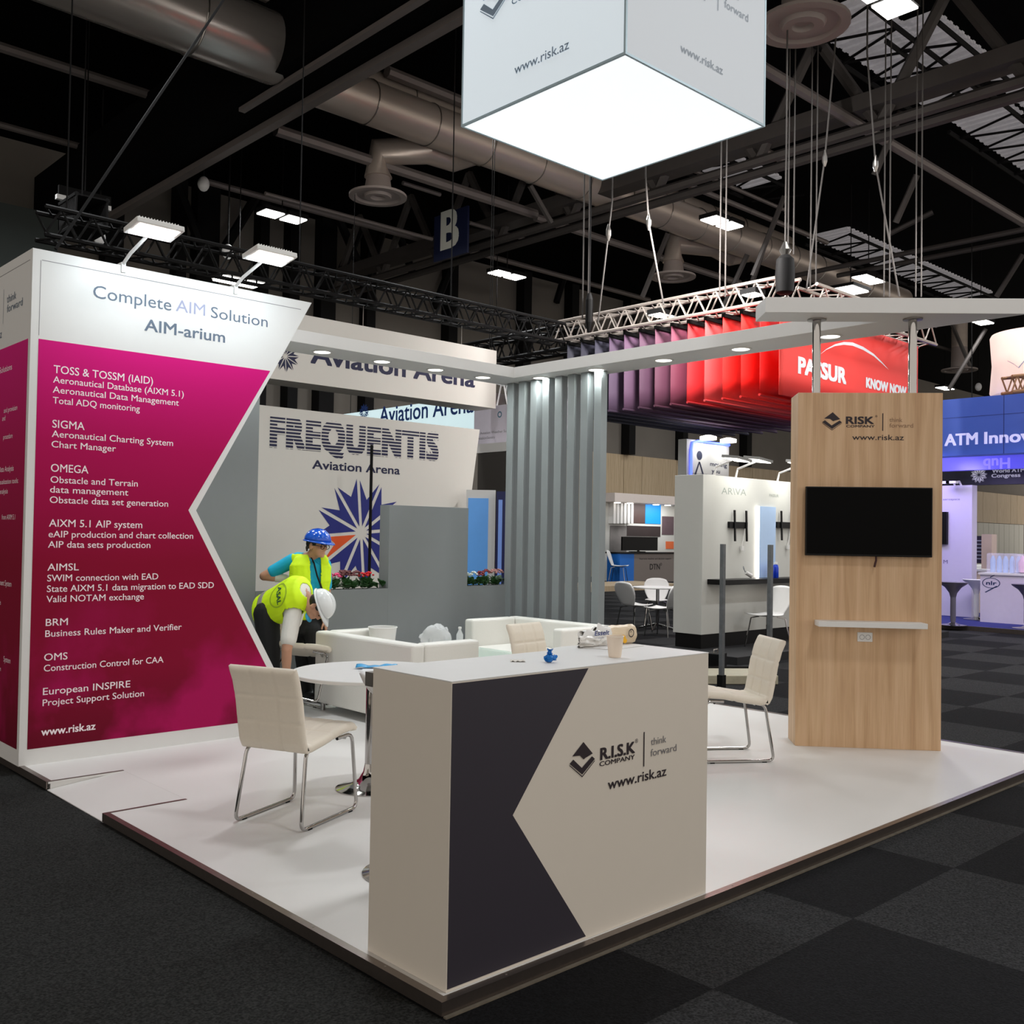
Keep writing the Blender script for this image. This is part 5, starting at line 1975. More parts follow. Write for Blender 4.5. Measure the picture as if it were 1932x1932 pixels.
for i, (p, lb) in enumerate((((1243, 594), 'small glowing floodlight on the purple banner truss'), ((1420, 556), 'small floodlight on the truss near the corner slab'))):
    Q = lq(*p)
    t = thing('flood_lamp', lb, 'lamp', Q)
    part('housing', MB().box((-.14, -.14, 0), (.14, .14, .08)), BLACKSTEEL, t, local=True)
    part('diffuser', MB().box((-.12, -.12, -.015), (.12, .12, -.001)), LAMPM, t, local=True)
light('banner_light', 'AREA', (XL_ - 1.6, (yN + farp.y) / 2 - 1.5, ztn + 1.2), 330, .5, (XL_ + 1.5, (yN + farp.y) / 2, zbn), (1, .97, .95))
light('banner_light', 'AREA', (XL_ + 1.4, yN - 2.2, ztn + 1.0), 70, .5, (XL_ + 1.4, yN, zbn), (1, .97, .95))

# white booth with the wall mounts
ZP = .05
Ab = pz(1323, 1225, ZP)
wq = lambda x_, y_: pyp(x_, y_, Ab.y)
bt, bb = wq(1330, 895).z, wq(1323, 1198).z
xl_side = Ab.x
yb = pxp(1272, 1000, Ab.x).y
xr_b = wq(1700, 1000).x
BW_ = M('booth_white', (206, 206, 200), .5, var=.015)
t = thing('stand_wall', 'white booth wall on a black plinth, left of the oak tower', 'wall', Ab)
part('panel', MB().box((Ab.x, Ab.y, bb), (xr_b, yb, bt)), BW_, t, bevel=.004)
part('plinth', MB().box((Ab.x + .03, Ab.y + .03, ZP), (xr_b, yb - .02, bb - .001)), BLACK, t)
Zb = lambda x_, y_: (1120 + x_ * 380 / 1596, 780 + y_ * 460 / 1932)
a = MB()
text_px(a, 'AR\\VA', wq, Zb(1012, 638), Zb(1208, 640), 13, bold=-.012, r=(1, 0, 0))
text_px(a, 'PASSUR', wq, Zb(1392, 660), Zb(1465, 662), 5.5, bold=.01, r=(1, 0, 0))
part('lettering', a, M('pale_grey_ink', (150, 158, 150), .6), t)
pe = pz(1394, 1237, ZP)
tag(part('booth_platform', MB().box((pe.x - .2, Ab.y - .85, FZ + .001), (xr_b, yb + .1, ZP)), M('booth_carpet', (36, 36, 37), .95, var=.3, scale=90)), 'black carpeted platform under the white booth', 'platform')
p0, p1 = wq(*Zb(900, 1325)), wq(1480, 1100)
tag(part('wall_shelf', MB().box((p0.x, Ab.y - .3, p0.z - .05), (xr_b - .3, Ab.y - .001, p0.z + .02)), BLACK, bevel=.003), 'long black shelf on the white booth wall', 'shelf')
SHZ = p0.z + .0205
for (xc, lb) in ((1133, 'black bracket with two upright rails on the white booth wall'), (1500, 'black screen bracket next to the oak tower edge')):
    P = wq(*Zb(xc, 885))
    t = thing('screen_bracket', lb, 'bracket', (P.x, Ab.y, P.z), 0, 'screen brackets on the white booth')
    part('rail', MB().box((-.22, -.04, -.045), (.22, -.001, .045)), BLACK, t, local=True)
    for s, dz in ((-.12, 0), (.17, 0)):
        part('arm', MB().prism([(s - .014, -.07, -.23), (s + .014, -.07, -.23), (s + .03, -.045, .21), (s + .002, -.045, .21)], (0, .02, 0)), BLACK, t, local=True)
    part('cable', MB().tube([(.16, -.03, -.045), (.13, -.03, -.2), (.09, -.03, -.3)], .006, 6), WHITE, t, local=True)
    part('plug', MB().box((.06, -.05, -.36), (.12, -.02, -.295)), WHITE, t, local=True)
A, B = wq(*Zb(1292, 735)), wq(*Zb(1425, 1310))
t = thing('illuminated_display', 'pale blue glass panel with a glowing edge on the white booth', 'panel', (A.x, Ab.y, B.z))
part('panel', MB().box((A.x + .026, Ab.y - .03, SHZ), (B.x, Ab.y - .001, A.z)), M('pale_blue_panel', (176, 202, 236), .3), t)
part('light_strip', MB().box((A.x, Ab.y - .035, SHZ), (A.x + .024, Ab.y - .001, A.z)), DOWNM, t)
BLUEB = M('blue_bottle_plastic', (20, 60, 190), .2, var=.1)
for xc, lb in ((1337, 'blue water bottle with white cap on the black shelf, further from the tower'), (1372, 'blue water bottle with white cap on the black shelf, nearer the tower')):
    P = wq(*Zb(xc, 1310))
    t = thing('water_bottle', lb, 'bottle', (P.x, Ab.y - .15, SHZ), 0, 'blue bottles on the black shelf')
    part('bottle', MB().lathe([(.038, 0), (.042, .01), (.042, .14), (.034, .18), (.022, .195)], (0, 0, 0), 18), BLUEB, t, local=True, smooth=40)
    part('cap', MB().lathe([(.028, .196), (.028, .225), (.025, .228)], (0, 0, 0), 14), WHITE, t, local=True)
P = wq(*Zb(1142, 1290))
t = thing('spot_lamp', 'small white spotlight lying on the black shelf', 'lamp', (P.x, Ab.y - .15, SHZ))
part('barrel', MB().cyl((-.03, 0, .09), (.08, -.02, .04), .028, .032, 14), WHITE, t, local=True, smooth=40)
part('clip', MB().tube([(-.03, 0, .09), (-.05, .02, .14), (-.035, .035, .17), (-.01, .035, .13)], .007, 6), GREYSLAT, t, local=True)
for i, (xh, yh, xf, lb) in enumerate(((920, 420, 980, 'arm light on top of the white booth, nearest its corner'), (1110, 420, 1150, 'arm light on top of the white booth, above the dim lettering'), (1440, 455, 1480, 'arm light on top of the white booth, beside the oak tower'))):
    P, Q = wq(*Zb(xh, yh)), wq(*Zb(xf, 500))
    t = thing('arm_light', lb, 'lamp', (Q.x, Ab.y, bt), 0, 'arm lights on the white booth')
    part('post', MB().tube([(0, .05, 0), (0, .02, .12), (-.06, -.3, .205)], .015, 6), WHITE, t, local=True)
    part('lamp_head', MB().obox((-.25, -.5, .2 + .02 * i), (.34, 0, -.03), (0, .26, .03), (0, -.005, .035)), M('head_grey', (150, 150, 148), .4), t, local=True)
    part('diffuser', MB().obox((-.23, -.48, .193 + .02 * i), (.3, 0, -.026), (0, .22, .025), (0, 0, -.005)), DOWNM, t, local=True)
    if i:
        light('booth_arm_light', 'AREA', (Q.x, Ab.y - .42, bt + .12), 3.5, .3, (Q.x, Ab.y, bt - .35), (1, 1, .94))
# sign tower behind the booth
D = 19
yv = pd(1300, 860, D).y
mq = lambda x_, y_: pyp(x_, y_, yv)
A, B = mq(1297, 828), mq(1375, 895)
t = thing('sign_tower', 'white sign tower with blue light tube and two bright spots above the booth', 'sign', (A.x, yv, FZ))
part('box', MB().box((A.x - .02, yv, FZ), (B.x, yv + .2, A.z)), BW_, t)
part('light_tube', MB().tube([(A.x + .1, yv - .02, mq(1300, 895).z), (A.x + .1, yv - .02, A.z - .2), (A.x + .14, yv - .02, A.z - .06), (A.x + .3, yv - .02, A.z - .02), (B.x - .02, yv - .02, A.z - .02)], .025, 6), M('blue_neon', (70, 90, 255), .5, emit=3.5, var=0), t)
a = MB()
text_px(a, 'moving', mq, Zb(923, 415), Zb(1055, 425), 8, bold=.02, r=(1, 0, 0))
text_px(a, 'you', mq, Zb(935, 470), Zb(1000, 474), 8, bold=.02, r=(1, 0, 0))
text_px(a, 'EVOLUTION', mq, Zb(768, 480), Zb(905, 480), 3, r=(1, 0, 0))
SBB = M('sign_blue_black', (38, 44, 66), .5)
part('lettering', a, SBB, t)
a = MB()
q = mq(*Zb(838, 333))
poly_disc(a, q, (1, 0, 0), UP, .09, 16, .004)
for s in (-1, 1):
    a.face([q + V((-.02, -.004, -.12)), q + V((.02, -.004, -.12)), q + V((s * .22 + .03, -.004, -.55)), q + V((s * .22 - .03, -.004, -.55))])
    a.face([q + V((s * .16, -.004, -.42)), q + V((s * .2, -.004, -.42)), q + V((s * .1, -.004, -1.05)), q + V((s * .05, -.004, -1.05))])
part('figure_mark', a, SBB, t)
for px_ in (840, 1000):
    q = mq(*Zb(px_, 195))
    part('spot', MB().lathe([(.16, -.03), (.16, .03), (.05, .06)], (q.x, yv - .2, A.z + .03), 16), DOWNM, t)
    light('sign_spot_light', 'AREA', (q.x, yv - .28, A.z - .02), 4, .2, (q.x, yv, A.z - .7))

# two bare steel uprights and stacked sheets on the carpet
P1_, P2_ = pz(1361, 1302, FZ), pz(1451, 1300, FZ)
for P, lb in ((P1_, 'bare dark steel upright standing between the counter and the white booth'), (P2_, 'bare dark steel upright just left of the oak tower')):
    t = thing('steel_upright', lb, 'post', P, 0, 'bare steel uprights')
    part('post', MB().box((-.022, -.022, .0), (.022, .022, 1.55)), M('scratched_steel', (112, 116, 120), .4, .4, var=.4, scale=18), t, local=True)
    part('sleeve', MB().box((-.034, -.034, .0), (.034, .034, .16)), BLACKSTEEL, t, local=True)
P = pz(1370, 1284, FZ)
t = thing('sheet_stack', 'low stack of film-wrapped pale sheets lying on the carpet', 'stack', P, radians(-38))
part('sheets', MB().box((-.5, -.3, .0), (.5, .3, .1)), M('wrapped_sheets', (196, 190, 168), .3, var=.25, scale=8, stretch=(1, 6, 1), bump=.8), t, local=True, bevel=.01)
part('edge_strip', MB().box((-.5, .301, .06), (.5, .315, .12)), BLACKSTEEL, t, local=True)
t = thing('tool_case', 'small black case behind the steel upright on the carpet', 'case', pz(1350, 1262, FZ), .2)
part('box', MB().box((-.12, -.1, 0), (.12, .1, .2)), BLACK, t, local=True, bevel=.01)
part('handle', MB().tube(arc([(-.06, 0, .2), (-.06, 0, .24), (.06, 0, .24), (.06, 0, .2)], .015), .008, 6), STEEL, t, local=True)


# moulded shell chairs round a table
def shell_chair(loc, rz, lb, group, mat=WHITE, leg=CHROME, sc=1.0):
    t = thing('shell_chair', lb, 'chair', loc, rz, group)

    def fn(u, v):
        s = (u - .5) * 2
        if v < .45:
            k = v / .45
            x, z = .24 - .42 * k, .45 - .02 * sin(k * pi) + .01
            hw = .21 * (1 - .35 * max(0, k - .75) / .25)
            z += .02 * s * s
        else:
            k = (v - .45) / .55
            x, z = -.18 - .1 * k - .03 * sin(k * pi / 2) + .04 * s * s, .46 + .40 * k - .03 * abs(s) ** 3 * k
            hw = .14 + .09 * sin(min(1, k * 1.5) * pi / 2) - .05 * max(0, k - .8) / .2
        return V((x * sc, hw * s * sc, z * sc))
    part('shell', MB().grid(fn, 12, 22), mat, t, local=True, solid=.014, smooth=60)
    for sx, sy in ((.2, .2), (.2, -.2), (-.2, .2), (-.2, -.2)):
        part('leg', MB().tube([(sx * .35 * sc, sy * .5 * sc, .435 * sc), (sx * .8 * sc, sy * .85 * sc, .41 * sc), (sx * 1.1 * sc, sy * 1.1 * sc, 0)], .011, 6), leg, t, local=True, smooth=50)
    return t


GS = 'white shell chairs round the table beside the booth'
cA = pz(1196, 1192, FZ)
sch = shell_chair((cA.x, cA.y, FZ), radians(-5), 'white shell chair turned sideways right of the slat screen', GS)
cB = pz(1250, 1200, FZ)
dup(sch, (cB.x, cB.y, FZ), radians(100), 'white shell chair with its grey back to us at the booth corner', GS)
cT = pz(1240, 1187, FZ)
dup(sch, (cT.x + .6, cT.y + .5, FZ), radians(-140), 'white shell chair on the far side of the small round table', GS)
t = thing('round_table', 'small white round table among the shell chairs', 'table', (cT.x, cT.y, FZ))
part('tabletop', MB().lathe([(.42, .72), (.44, .73), (.44, .745)], (0, 0, 0), 40), WHITE, t, local=True)
part('column', MB().cyl((0, 0, .06), (0, 0, .72), .03, n=12), CHROME, t, local=True, smooth=50)
for k in range(4):
    an = k * pi / 2 + .4
    part('foot', MB().tube([(0, 0, .1), (cos(an) * .15, sin(an) * .15, .06), (cos(an) * .34, sin(an) * .34, .012)], [.022, .018, .012], 8), CHROME, t, local=True, smooth=50)
P = pz(1436, 1226, ZP)
shell_chair((P.x + .32, P.y + .1, ZP), radians(170), 'white chair on thin legs in front of the white booth', 'chairs of the white booth')

# far booth with pictures and a grey counter
YD = 20.6
dq_ = lambda x_, y_: pyp(x_, y_, YD)
YDb = 22.0
bq = lambda x_, y_: pyp(x_, y_, YDb)
Z7 = lambda x_, y_: (1130 + x_ * 170 / 966, 900 + y_ * 340 / 1932)
A, B = bq(1125, 932), bq(1300, 932)
t = thing('far_booth', 'far white booth with dark and blue pictures seen past the slat screen', 'booth', (A.x, YDb, FZ))
ztop = bq(1150, 932).z
part('back_panel', MB().box((A.x, YDb, FZ), (B.x, YDb + .1, ztop)), BW_, t)
part('fascia', MB().box((A.x, YDb - .9, ztop - .32), (B.x, YDb - .001, ztop)), M('fascia_white', (226, 214, 206), .5), t)


def pic(name, z0, z1, mat, d=.02):
    p, q_ = bq(*Z7(*z0)), bq(*Z7(*z1))
    part(name, MB().box((p.x, YDb - d, q_.z), (q_.x, YDb - .001, p.z)), mat, t)


pic('picture', (318, 270), (490, 498), M('picture_brown', (74, 52, 48), .5, var=.35, scale=1.5))
pic('picture', (496, 278), (658, 505), M('picture_cyan', (10, 140, 220), .5, emit=.15))
pic('picture', (118, 520), (290, 815), M('picture_storm', (120, 116, 114), .5, var=.7, scale=1.6))
pic('picture', (294, 520), (655, 640), M('picture_dark', (50, 40, 40), .5, var=.4, scale=1.2))
pic('picture', (676, 420), (797, 620), M('picture_mauve', (96, 78, 84), .5, var=.5, scale=1.3))
pic('picture', (716, 690), (797, 770), M('picture_orange', (226, 110, 60), .5, var=.2, scale=1))
a = MB()
for i in range(6):
    p = bq(*Z7(105 + i * 38, 265))
    q_ = bq(*Z7(125 + i * 38, 498))
    a.box((p.x, YDb - .25, q_.z), (q_.x, YDb - .002, p.z))
part('slats', a, WHITE, t)
for px_ in (100, 235, 515, 640, 795):
    p = bq(*Z7(px_, 246))
    part('downlight', MB().lathe([(.12, -.01), (.12, .01)], (p.x, YDb - .45, ztop - .335), 14), DOWNM, t)
light('far_booth_light', 'AREA', ((A.x + B.x) / 2, YDb - .8, ztop - .4), 34, 2.5, ((A.x + B.x) / 2, YDb, 1), (1, 1, 1), .3)
p, q_ = dq_(*Z7(378, 822)), dq_(*Z7(795, 822))
t = thing('far_counter', 'grey counter with dark lettering and a blue end below a black monitor', 'counter', (p.x, YD, FZ))
part('front', MB().box((p.x, YD, FZ), (q_.x + 1, YD + .6, p.z)), M('warm_grey_panel', (126, 116, 110), .5), t)
p2 = dq_(*Z7(225, 822))
part('blue_end', MB().box((p2.x, YD, FZ), (p.x - .001, YD + .6, p.z)), M('panel_blue', (30, 110, 200), .5), t)
part('countertop', MB().box((p2.x - .05, YD - .05, p.z + .001), (q_.x + 1, YD + .65, p.z + .05)), BLACK, t)
a = MB()
text_px(a, 'DTN', dq_, Z7(545, 992), Z7(652, 990), 11, bold=.02, r=(1, 0, 0))
text_px(a, 'Real-time weather and decision support', dq_, Z7(435, 884), Z7(775, 884), 3, bold=.02, r=(1, 0, 0))
NBI = M('near_black_ink', (22, 18, 20), .5)
part('lettering', a, NBI, t)
part('ring_mark', poly_disc(MB(), dq_(*Z7(665, 934)), (1, 0, 0), UP, .05, 16, .004, .03), NBI, t)
zc_ = p.z + .0505
p, q_ = dq_(*Z7(300, 640)), dq_(*Z7(675, 790))
t = thing('monitor', 'wide black monitor standing on the grey far counter', 'monitor', (p.x, YD + .3, zc_))
part('screen', MB().box((p.x, YD + .2, q_.z), (q_.x, YD + .27, p.z)), BLACK, t)
part('stand', MB().box(((p.x + q_.x) / 2 - .3, YD + .2, zc_), ((p.x + q_.x) / 2 + .3, YD + .5, zc_ + .03)).box(((p.x + q_.x) / 2 - .05, YD + .28, zc_ + .03), ((p.x + q_.x) / 2 + .05, YD + .32, q_.z + .2)), BLACK, t)
P = dq_(*Z7(160, 1045))
shell_chair((P.x, YD - .2, FZ), radians(-60), 'white tub chair left of the blue counter end', 'far chairs', sc=1.35)
p, q_ = pz(1120, 1117, FZ), pz(1168, 1100, FZ)
tag(part('timber_step', MB().box((p.x - 2, p.y, FZ), (p.x + 4.2, p.y + 2.0, FZ + .16)), BEIGE), 'low pale timber step seen under the shell chairs', 'step')

# right-hand side: blue screen ring, dark header, lavender stand
XSN = 18.0
rq = lambda x_, y_: pxp(x_, y_, XSN)
A, B = rq(1760, 757), rq(1960, 741)
zA, zB_ = rq(1800, 753).z, rq(1800, 860).z
t = thing('screen_ring', 'hanging blue video screen with big pale lettering right of the oak tower', 'screen', (XSN, B.y, zB_))
part('screen', MB().box((XSN, B.y - 1, zB_), (XSN + .4, A.y, zA)), ramp_mat('blue_screen', [(0, (54, 84, 174)), (1, (26, 44, 134))], 2, zB_, zA), t)
sm = t.children[0].data.materials[0]
nt = sm.node_tree
b_ = nt.nodes['Principled BSDF']
nt.links.new(b_.inputs['Base Color'].links[0].from_socket, b_.inputs['Emission Color'])
b_.inputs['Emission Strength'].default_value = .24
a = MB()
text_px(a, 'ATM', rq, (1783, 841), (1844, 838), 22, bold=.03, r=(0, -1, 0))
SLV = M('screen_lavender', (196, 196, 246), .5, emit=.5, var=0)
part('lettering', a, SLV, t)
a = MB()
q = rq(1858, 837)
text_add(a, 'Innovation Hub', q, (0, -1, 0), UP, 22.5 * depth(q) / FPX, (rq(1931, 837) - q).length * 3.35, bold=.03)
part('lettering', a, SLV, t)
a = MB()
a.box((XSN - .003, rq(1894, 800).y - .006, zB_), (XSN - .001, rq(1894, 800).y + .006, zA)).box((XSN - .003, B.y - 1, zA - (zA - zB_) * .33 - .004), (XSN - .001, A.y, zA - (zA - zB_) * .33 + .004))
part('joint', a, M('joint_blue', (24, 40, 110), .5), t)
X2 = 19.2
r2 = lambda x_, y_: pxp(x_, y_, X2)
zt2, zb2 = r2(1800, 861).z, r2(1800, 888).z
t = thing('glossy_soffit', 'glossy violet strip under the blue screen with its reflected letters painted on', 'soffit', (X2, r2(1932, 870).y, zb2))
part('panel', MB().box((X2, r2(1960, 870).y - 1, zb2), (X2 + .2, r2(1760, 870).y, zt2)), M('violet_reflection_glow', (96, 92, 226), .25, emit=.5, var=.2, scale=1), t)  # reflected screen light put in as violet colour and emission
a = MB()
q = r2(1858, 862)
text_add(a, 'Hub', r2(1905, 864), (0, 1, 0), V((0, 0, -1)), 20 * depth(q) / FPX, (r2(1907, 864) - r2(1858, 864)).length, bold=.03, lift=.004)  # upside-down letters are a painted reflection of the screen above
part('lettering', a, M('letter_reflection_glow', (150, 140, 250), .5, emit=.4), t)
X3 = 20.5
r3 = lambda x_, y_: pxp(x_, y_, X3)
zt3, zb3 = r3(1850, 884).z, r3(1850, 915).z
t = thing('header_sign', 'black header sign with white star and lettering under the violet strip', 'sign', (X3, r3(1932, 900).y, zb3))
part('panel', MB().box((X3, r3(1960, 900).y - 1, zb3), (X3 + .2, r3(1770, 900).y, zt3 + .25)), M('header_black', (14, 14, 24), .4), t)
a = star(MB(), r3(1847, 896), (0, -1, 0), UP, (r3(1847, 882).z - r3(1847, 898).z), 12, lift=.004)
HW_ = M('header_white', (200, 200, 204), .5, emit=.15)
part('star_mark', a, HW_, t)
a = MB()
text_px(a, 'World ATM', r3, (1872, 892), (1934, 890), 7, bold=.03, r=(0, -1, 0))
text_px(a, 'Congress', r3, (1871, 901), (1925, 900), 7, bold=.03, r=(0, -1, 0))
part('lettering', a, HW_, t)
# blue carpeted platform
e0, e1 = pz(1780, 1185, FZ), pz(1932, 1202, FZ)
tag(part('blue_platform', MB().box((e0.x - .1, e1.y - 3, FZ + .001), (e0.x + 7, e0.y + 3.2, .03)), M('blue_carpet', (28, 34, 108), .9, var=.3, scale=60)), 'dark blue carpeted platform beyond the oak tower', 'platform')
tag(part('platform_edge', MB().box((e0.x - .13, e1.y - 3, FZ + .001), (e0.x - .101, e0.y + 4, .035)), ALU), 'metal edge strip of the dark blue platform', 'trim')
LAV = M('lavender_wall', (206, 200, 226), .5, var=.02)
P, Q = pz(1770, 1161, .03), pz(1833, 1165, .03)
XW = Q.x
z_ = pxp(1835, 915, XW).z
ql = lambda x_, y_: pxp(x_, y_, XW)
t = thing('stand_wall', 'lavender-lit white stand wall just right of the oak tower', 'wall', (XW, Q.y, .03))
part('panel', MB().box((XW, Q.y, .0305), (XW + .25, ql(1740, 1000).y, z_)), LAV, t, bevel=.004)
a = MB()
text_px(a, 'aerospace', ql, (1779, 944), (1811, 943), 4, bold=.01, r=(0, -1, 0))
text_px(a, 'M', ql, (1780, 1063), (1788, 1063), 7, bold=.01, r=(0, -1, 0))
part('lettering', a, M('violet_grey_ink', (120, 110, 150), .5), t)
A, B = ql(1762, 966), ql(1789, 1027)
tv = thing('wall_screen', 'black screen on the lavender wall cut off by the oak tower', 'screen', (XW, B.y, B.z))
part('screen', MB().box((XW - .08, B.y, B.z), (XW - .001, A.y, A.z)), BLACK, tv)
for px_ in (1798, 1810):
    p = ql(px_, 912)
    t = thing('arm_light', 'thin arm light on top of the lavender wall, ' + ('nearer the oak tower' if px_ == 1798 else 'nearer its free end'), 'lamp', (XW, p.y, z_), 0, 'arm lights of the lavender wall')
    part('arm', MB().tube([(.1, 0, 0), (.0, 0, .08), (-.3, 0, .05)], .02, 6), WHITE, t, local=True)
    part('lamp_head', MB().box((-.42, -.1, .02), (-.28, .1, .07)), WHITE, t, local=True)
light('lavender_light', 'AREA', (XW - 1.2, Q.y + .8, z_ + .4), 30, .5, (XW, Q.y + .8, 1.6), (.5, .42, 1))
light('lavender_light', 'AREA', (16.6, 4.0, 3.2), 45, .8, (17.3, 4.2, .6), (.72, .6, 1))
# counter with oval mark
P, Q = pz(1849, 1173, .03), pz(1990, 1188, .03)
XC = P.x
nq2 = lambda x_, y_: pxp(x_, y_, XC)
zc2 = nq2(1850, 1080).z
t = thing('info_counter', 'white counter with a small oval mark on the blue carpet', 'counter', (XC, P.y, .03))
part('body', MB().box((XC, P.y - 2.2, .0305), (XC + .6, P.y, zc2 - .04)), M('lilac_white', (222, 214, 230), .45), t)
part('countertop', MB().box((XC - .03, P.y - 2.2, zc2 - .039), (XC + .75, P.y + .03, zc2)), WHITE, t)
a = MB()
c = nq2(1870, 1100)
n = 24
for i in range(n):
    t0, t1 = 2 * pi * i / n, 2 * pi * (i + 1) / n
    f_ = lambda tt, k: c + V((-.003, -cos(tt) * .17 * k, sin(tt) * .1 * k))
    a.face([f_(t0, 1), f_(t1, 1), f_(t1, .9), f_(t0, .9)])
text_add(a, 'nlr', c + V((0, .09, -.035)), (0, -1, 0), UP, .075, .19, bold=.03, lift=.004)
a.face([c + V((-.003, .12, -.18)), c + V((-.003, .1, -.19)), c + V((-.003, -.12, -.06)), c + V((-.003, -.1, -.05))])
a.face([c + V((-.003, .02, .1)), c + V((-.003, .02, .12)), c + V((-.003, -.14, .2)), c + V((-.003, -.14, .19))])
part('oval_mark', a, M('mark_blue', (30, 50, 96), .5), t)
FILM = glass_mat('thin_film', (230, 226, 240), .28)
for i, (px_, w_, h_, lb, mt_) in enumerate(((1886, .62, .38, 'shrink-wrapped pack of clear bottles on the white counter', FILM), (1911, .2, .36, 'clear plastic jug on the white counter', FILM), (1930, .35, .34, 'crumpled pale bag at the right end of the white counter', M('pale_bag', (226, 196, 214), .5)))):
    p = nq2(px_, 1078)
    if i == 0:
        t = thing('bottle_pack', lb, 'bottles', (XC + .3, p.y, zc2))
        part('film', MB().box((-.16, -w_ / 2, .001), (.16, w_ / 2, h_)), mt_, t, local=True, bevel=.03)
        for k in range(5):
            part('bottle', MB().lathe([(.05, .005), (.05, .24), (.02, .33)], (0, -w_ / 2 + .07 + k * .12, 0), 12), M('clear_blue', (170, 200, 236), .1), t, local=True, smooth=40)
    else:
        g = MB().lathe([(.06, .001), (w_ / 2, .02), (w_ / 2 * 1.1, h_ * .6), (w_ / 2 * .7, h_)], (XC + .3, p.y, zc2), 12)
        tag(part('jug' if i == 1 else 'bag', g, mt_, smooth=40), lb, 'jug' if i == 1 else 'bag')


def tub_stool(loc, lb, mat):
    t = thing('swivel_stool', lb, 'stool', loc, 0, 'moulded swivel stools')
    part('seat', MB().lathe([(.05, .52), (.07, .6), (.14, .70), (.24, .77), (.26, .80), (.22, .79), (.1, .74)], (0, 0, 0), 26), mat, t, local=True, smooth=60)
    part('column', MB().lathe([(.03, .03), (.05, .1), (.05, .54)], (0, 0, 0), 14), mat, t, local=True, smooth=50)
    part('foot', MB().lathe([(.24, 0), (.24, .012), (.1, .03), (.04, .06)], (0, 0, 0), 30), CHROME, t, local=True, smooth=50)
    return t


GM = M('grey_moulded', (104, 100, 116), .4)
p = pz(1798, 1180, .03)
tub_stool((p.x, p.y, .03), 'dark grey moulded stool beside the oak tower', GM)
p = pz(1834, 1170, .03)
tub_stool((p.x + .2, p.y, .03), 'white moulded stool between the dark stool and the white counter', WHITE)
p = pz(1938, 1184, .03)
tub_stool((p.x - .3, p.y - .1, .03), 'grey moulded stool cut by the right picture edge', GM)
# far furniture between
p = pd(1845, 1090, 25)
tag(part('pillar_panel', MB().box((pd(1866, 1060, 24).x - .15, pd(1866, 1060, 24).y - .12, FZ), (pd(1866, 1060, 24).x + .15, pd(1866, 1060, 24).y + .12, pd(1866, 1008, 24).z)), M('pale_pink_panel', (222, 198, 186), .5)), 'narrow pale pink panel behind the white counter', 'panel')
q = pd(1841, 1036, 25)
t = thing('notice_board', 'small dark notice board hanging in front of the far chairs', 'sign', q)
part('board', MB().box((-.02, -.27, -.35), (.02, .27, .33)), M('notice_violet', (38, 30, 60), .5), t, local=True)
a = MB()
for k in range(6):
    a.box((-.023, -.2, .2 - k * .09), (-.021, .2 - .05 * (k % 3), .225 - k * .09))
part('text_lines', a, PALEINK, t, local=True)
part('cable', MB().tube([(0, 0, .33), (0, .1, 1.5), (0, .15, 11.6 - q.z)], .012, 5), BLACK, t, local=True)
for i, (px_, py_, dd) in enumerate(((1843, 1072, 28), (1855, 1070, 29.2), (1836, 1074, 26.8), (1884, 1068, 27.5), (1898, 1066, 28.6), (1915, 1066, 28.9), (1928, 1068, 29.8))):
    p = pd(px_, py_, dd)
    shell_chair((p.x, p.y, FZ), radians(200 + 17 * i), ['far white chair below the notice board', 'far white chair against the pink panel', 'far white chair nearest the lavender wall', 'far white chair just right of the pink panel', 'second far white chair right of the pink panel',
                'third far white chair right of the pink panel', 'last far white chair at the picture edge'][i], 'far white chairs behind the counter', sc=1.15)
t = thing('far_desk', 'cream desk with dark cut-outs left of the white counter', 'desk', pd(1842, 1090, 22))
p = pd(1842, 1090, 22)
part('desk', MB().box((p.x, p.y - .9, .0305), (p.x + .5, p.y + .5, pd(1842, 1078, 22).z)), M('cream_desk', (226, 206, 182), .5), t)
part('desktop', MB().box((p.x - .05, p.y - .95, pd(1842, 1078, 22).z + .001), (p.x + .55, p.y + .55, pd(1842, 1078, 22).z + .05)), WHITE, t)
# round pink sign hung at the right edge
P = pd(1960, 690, 20)
hh = (pd(1960, 630, 20).z, pd(1960, 745, 20).z)
Rr = (pd(1960, 690, 20) - pd(1876, 690, 20)).length
PINKL = M('pink_lit_fabric', (240, 208, 196), .6, emit=.55, var=.02)
t = thing('round_sign', 'round pinkish hanging sign at the upper right edge', 'sign', (P.x, P.y, hh[1]))
part('drum', MB().lathe([(Rr * .97, hh[1]), (Rr * 1.0, hh[1] + .05), (Rr * .955, (hh[0] + hh[1]) / 2), (Rr * 1.0, hh[0] - .05), (Rr * .97, hh[0])], (P.x, P.y, 0), 48), PINKL, t, smooth=60)
a = MB()
T_ = V((-CF.x, -CF.y, 0)).normalized()
Rv = V((CR.x, CR.y, 0)).normalized()


def on_drum(x_, y_):
    q = pd(x_, y_, 20)
    s_ = (q - V((P.x, P.y, q.z))).dot(Rv)
    s_ = max(-Rr * .98, min(Rr * .98, s_))
    return V((P.x, P.y, q.z)) + Rv * s_ + T_ * (sqrt(Rr * Rr * 1.0 - s_ * s_) + .012)


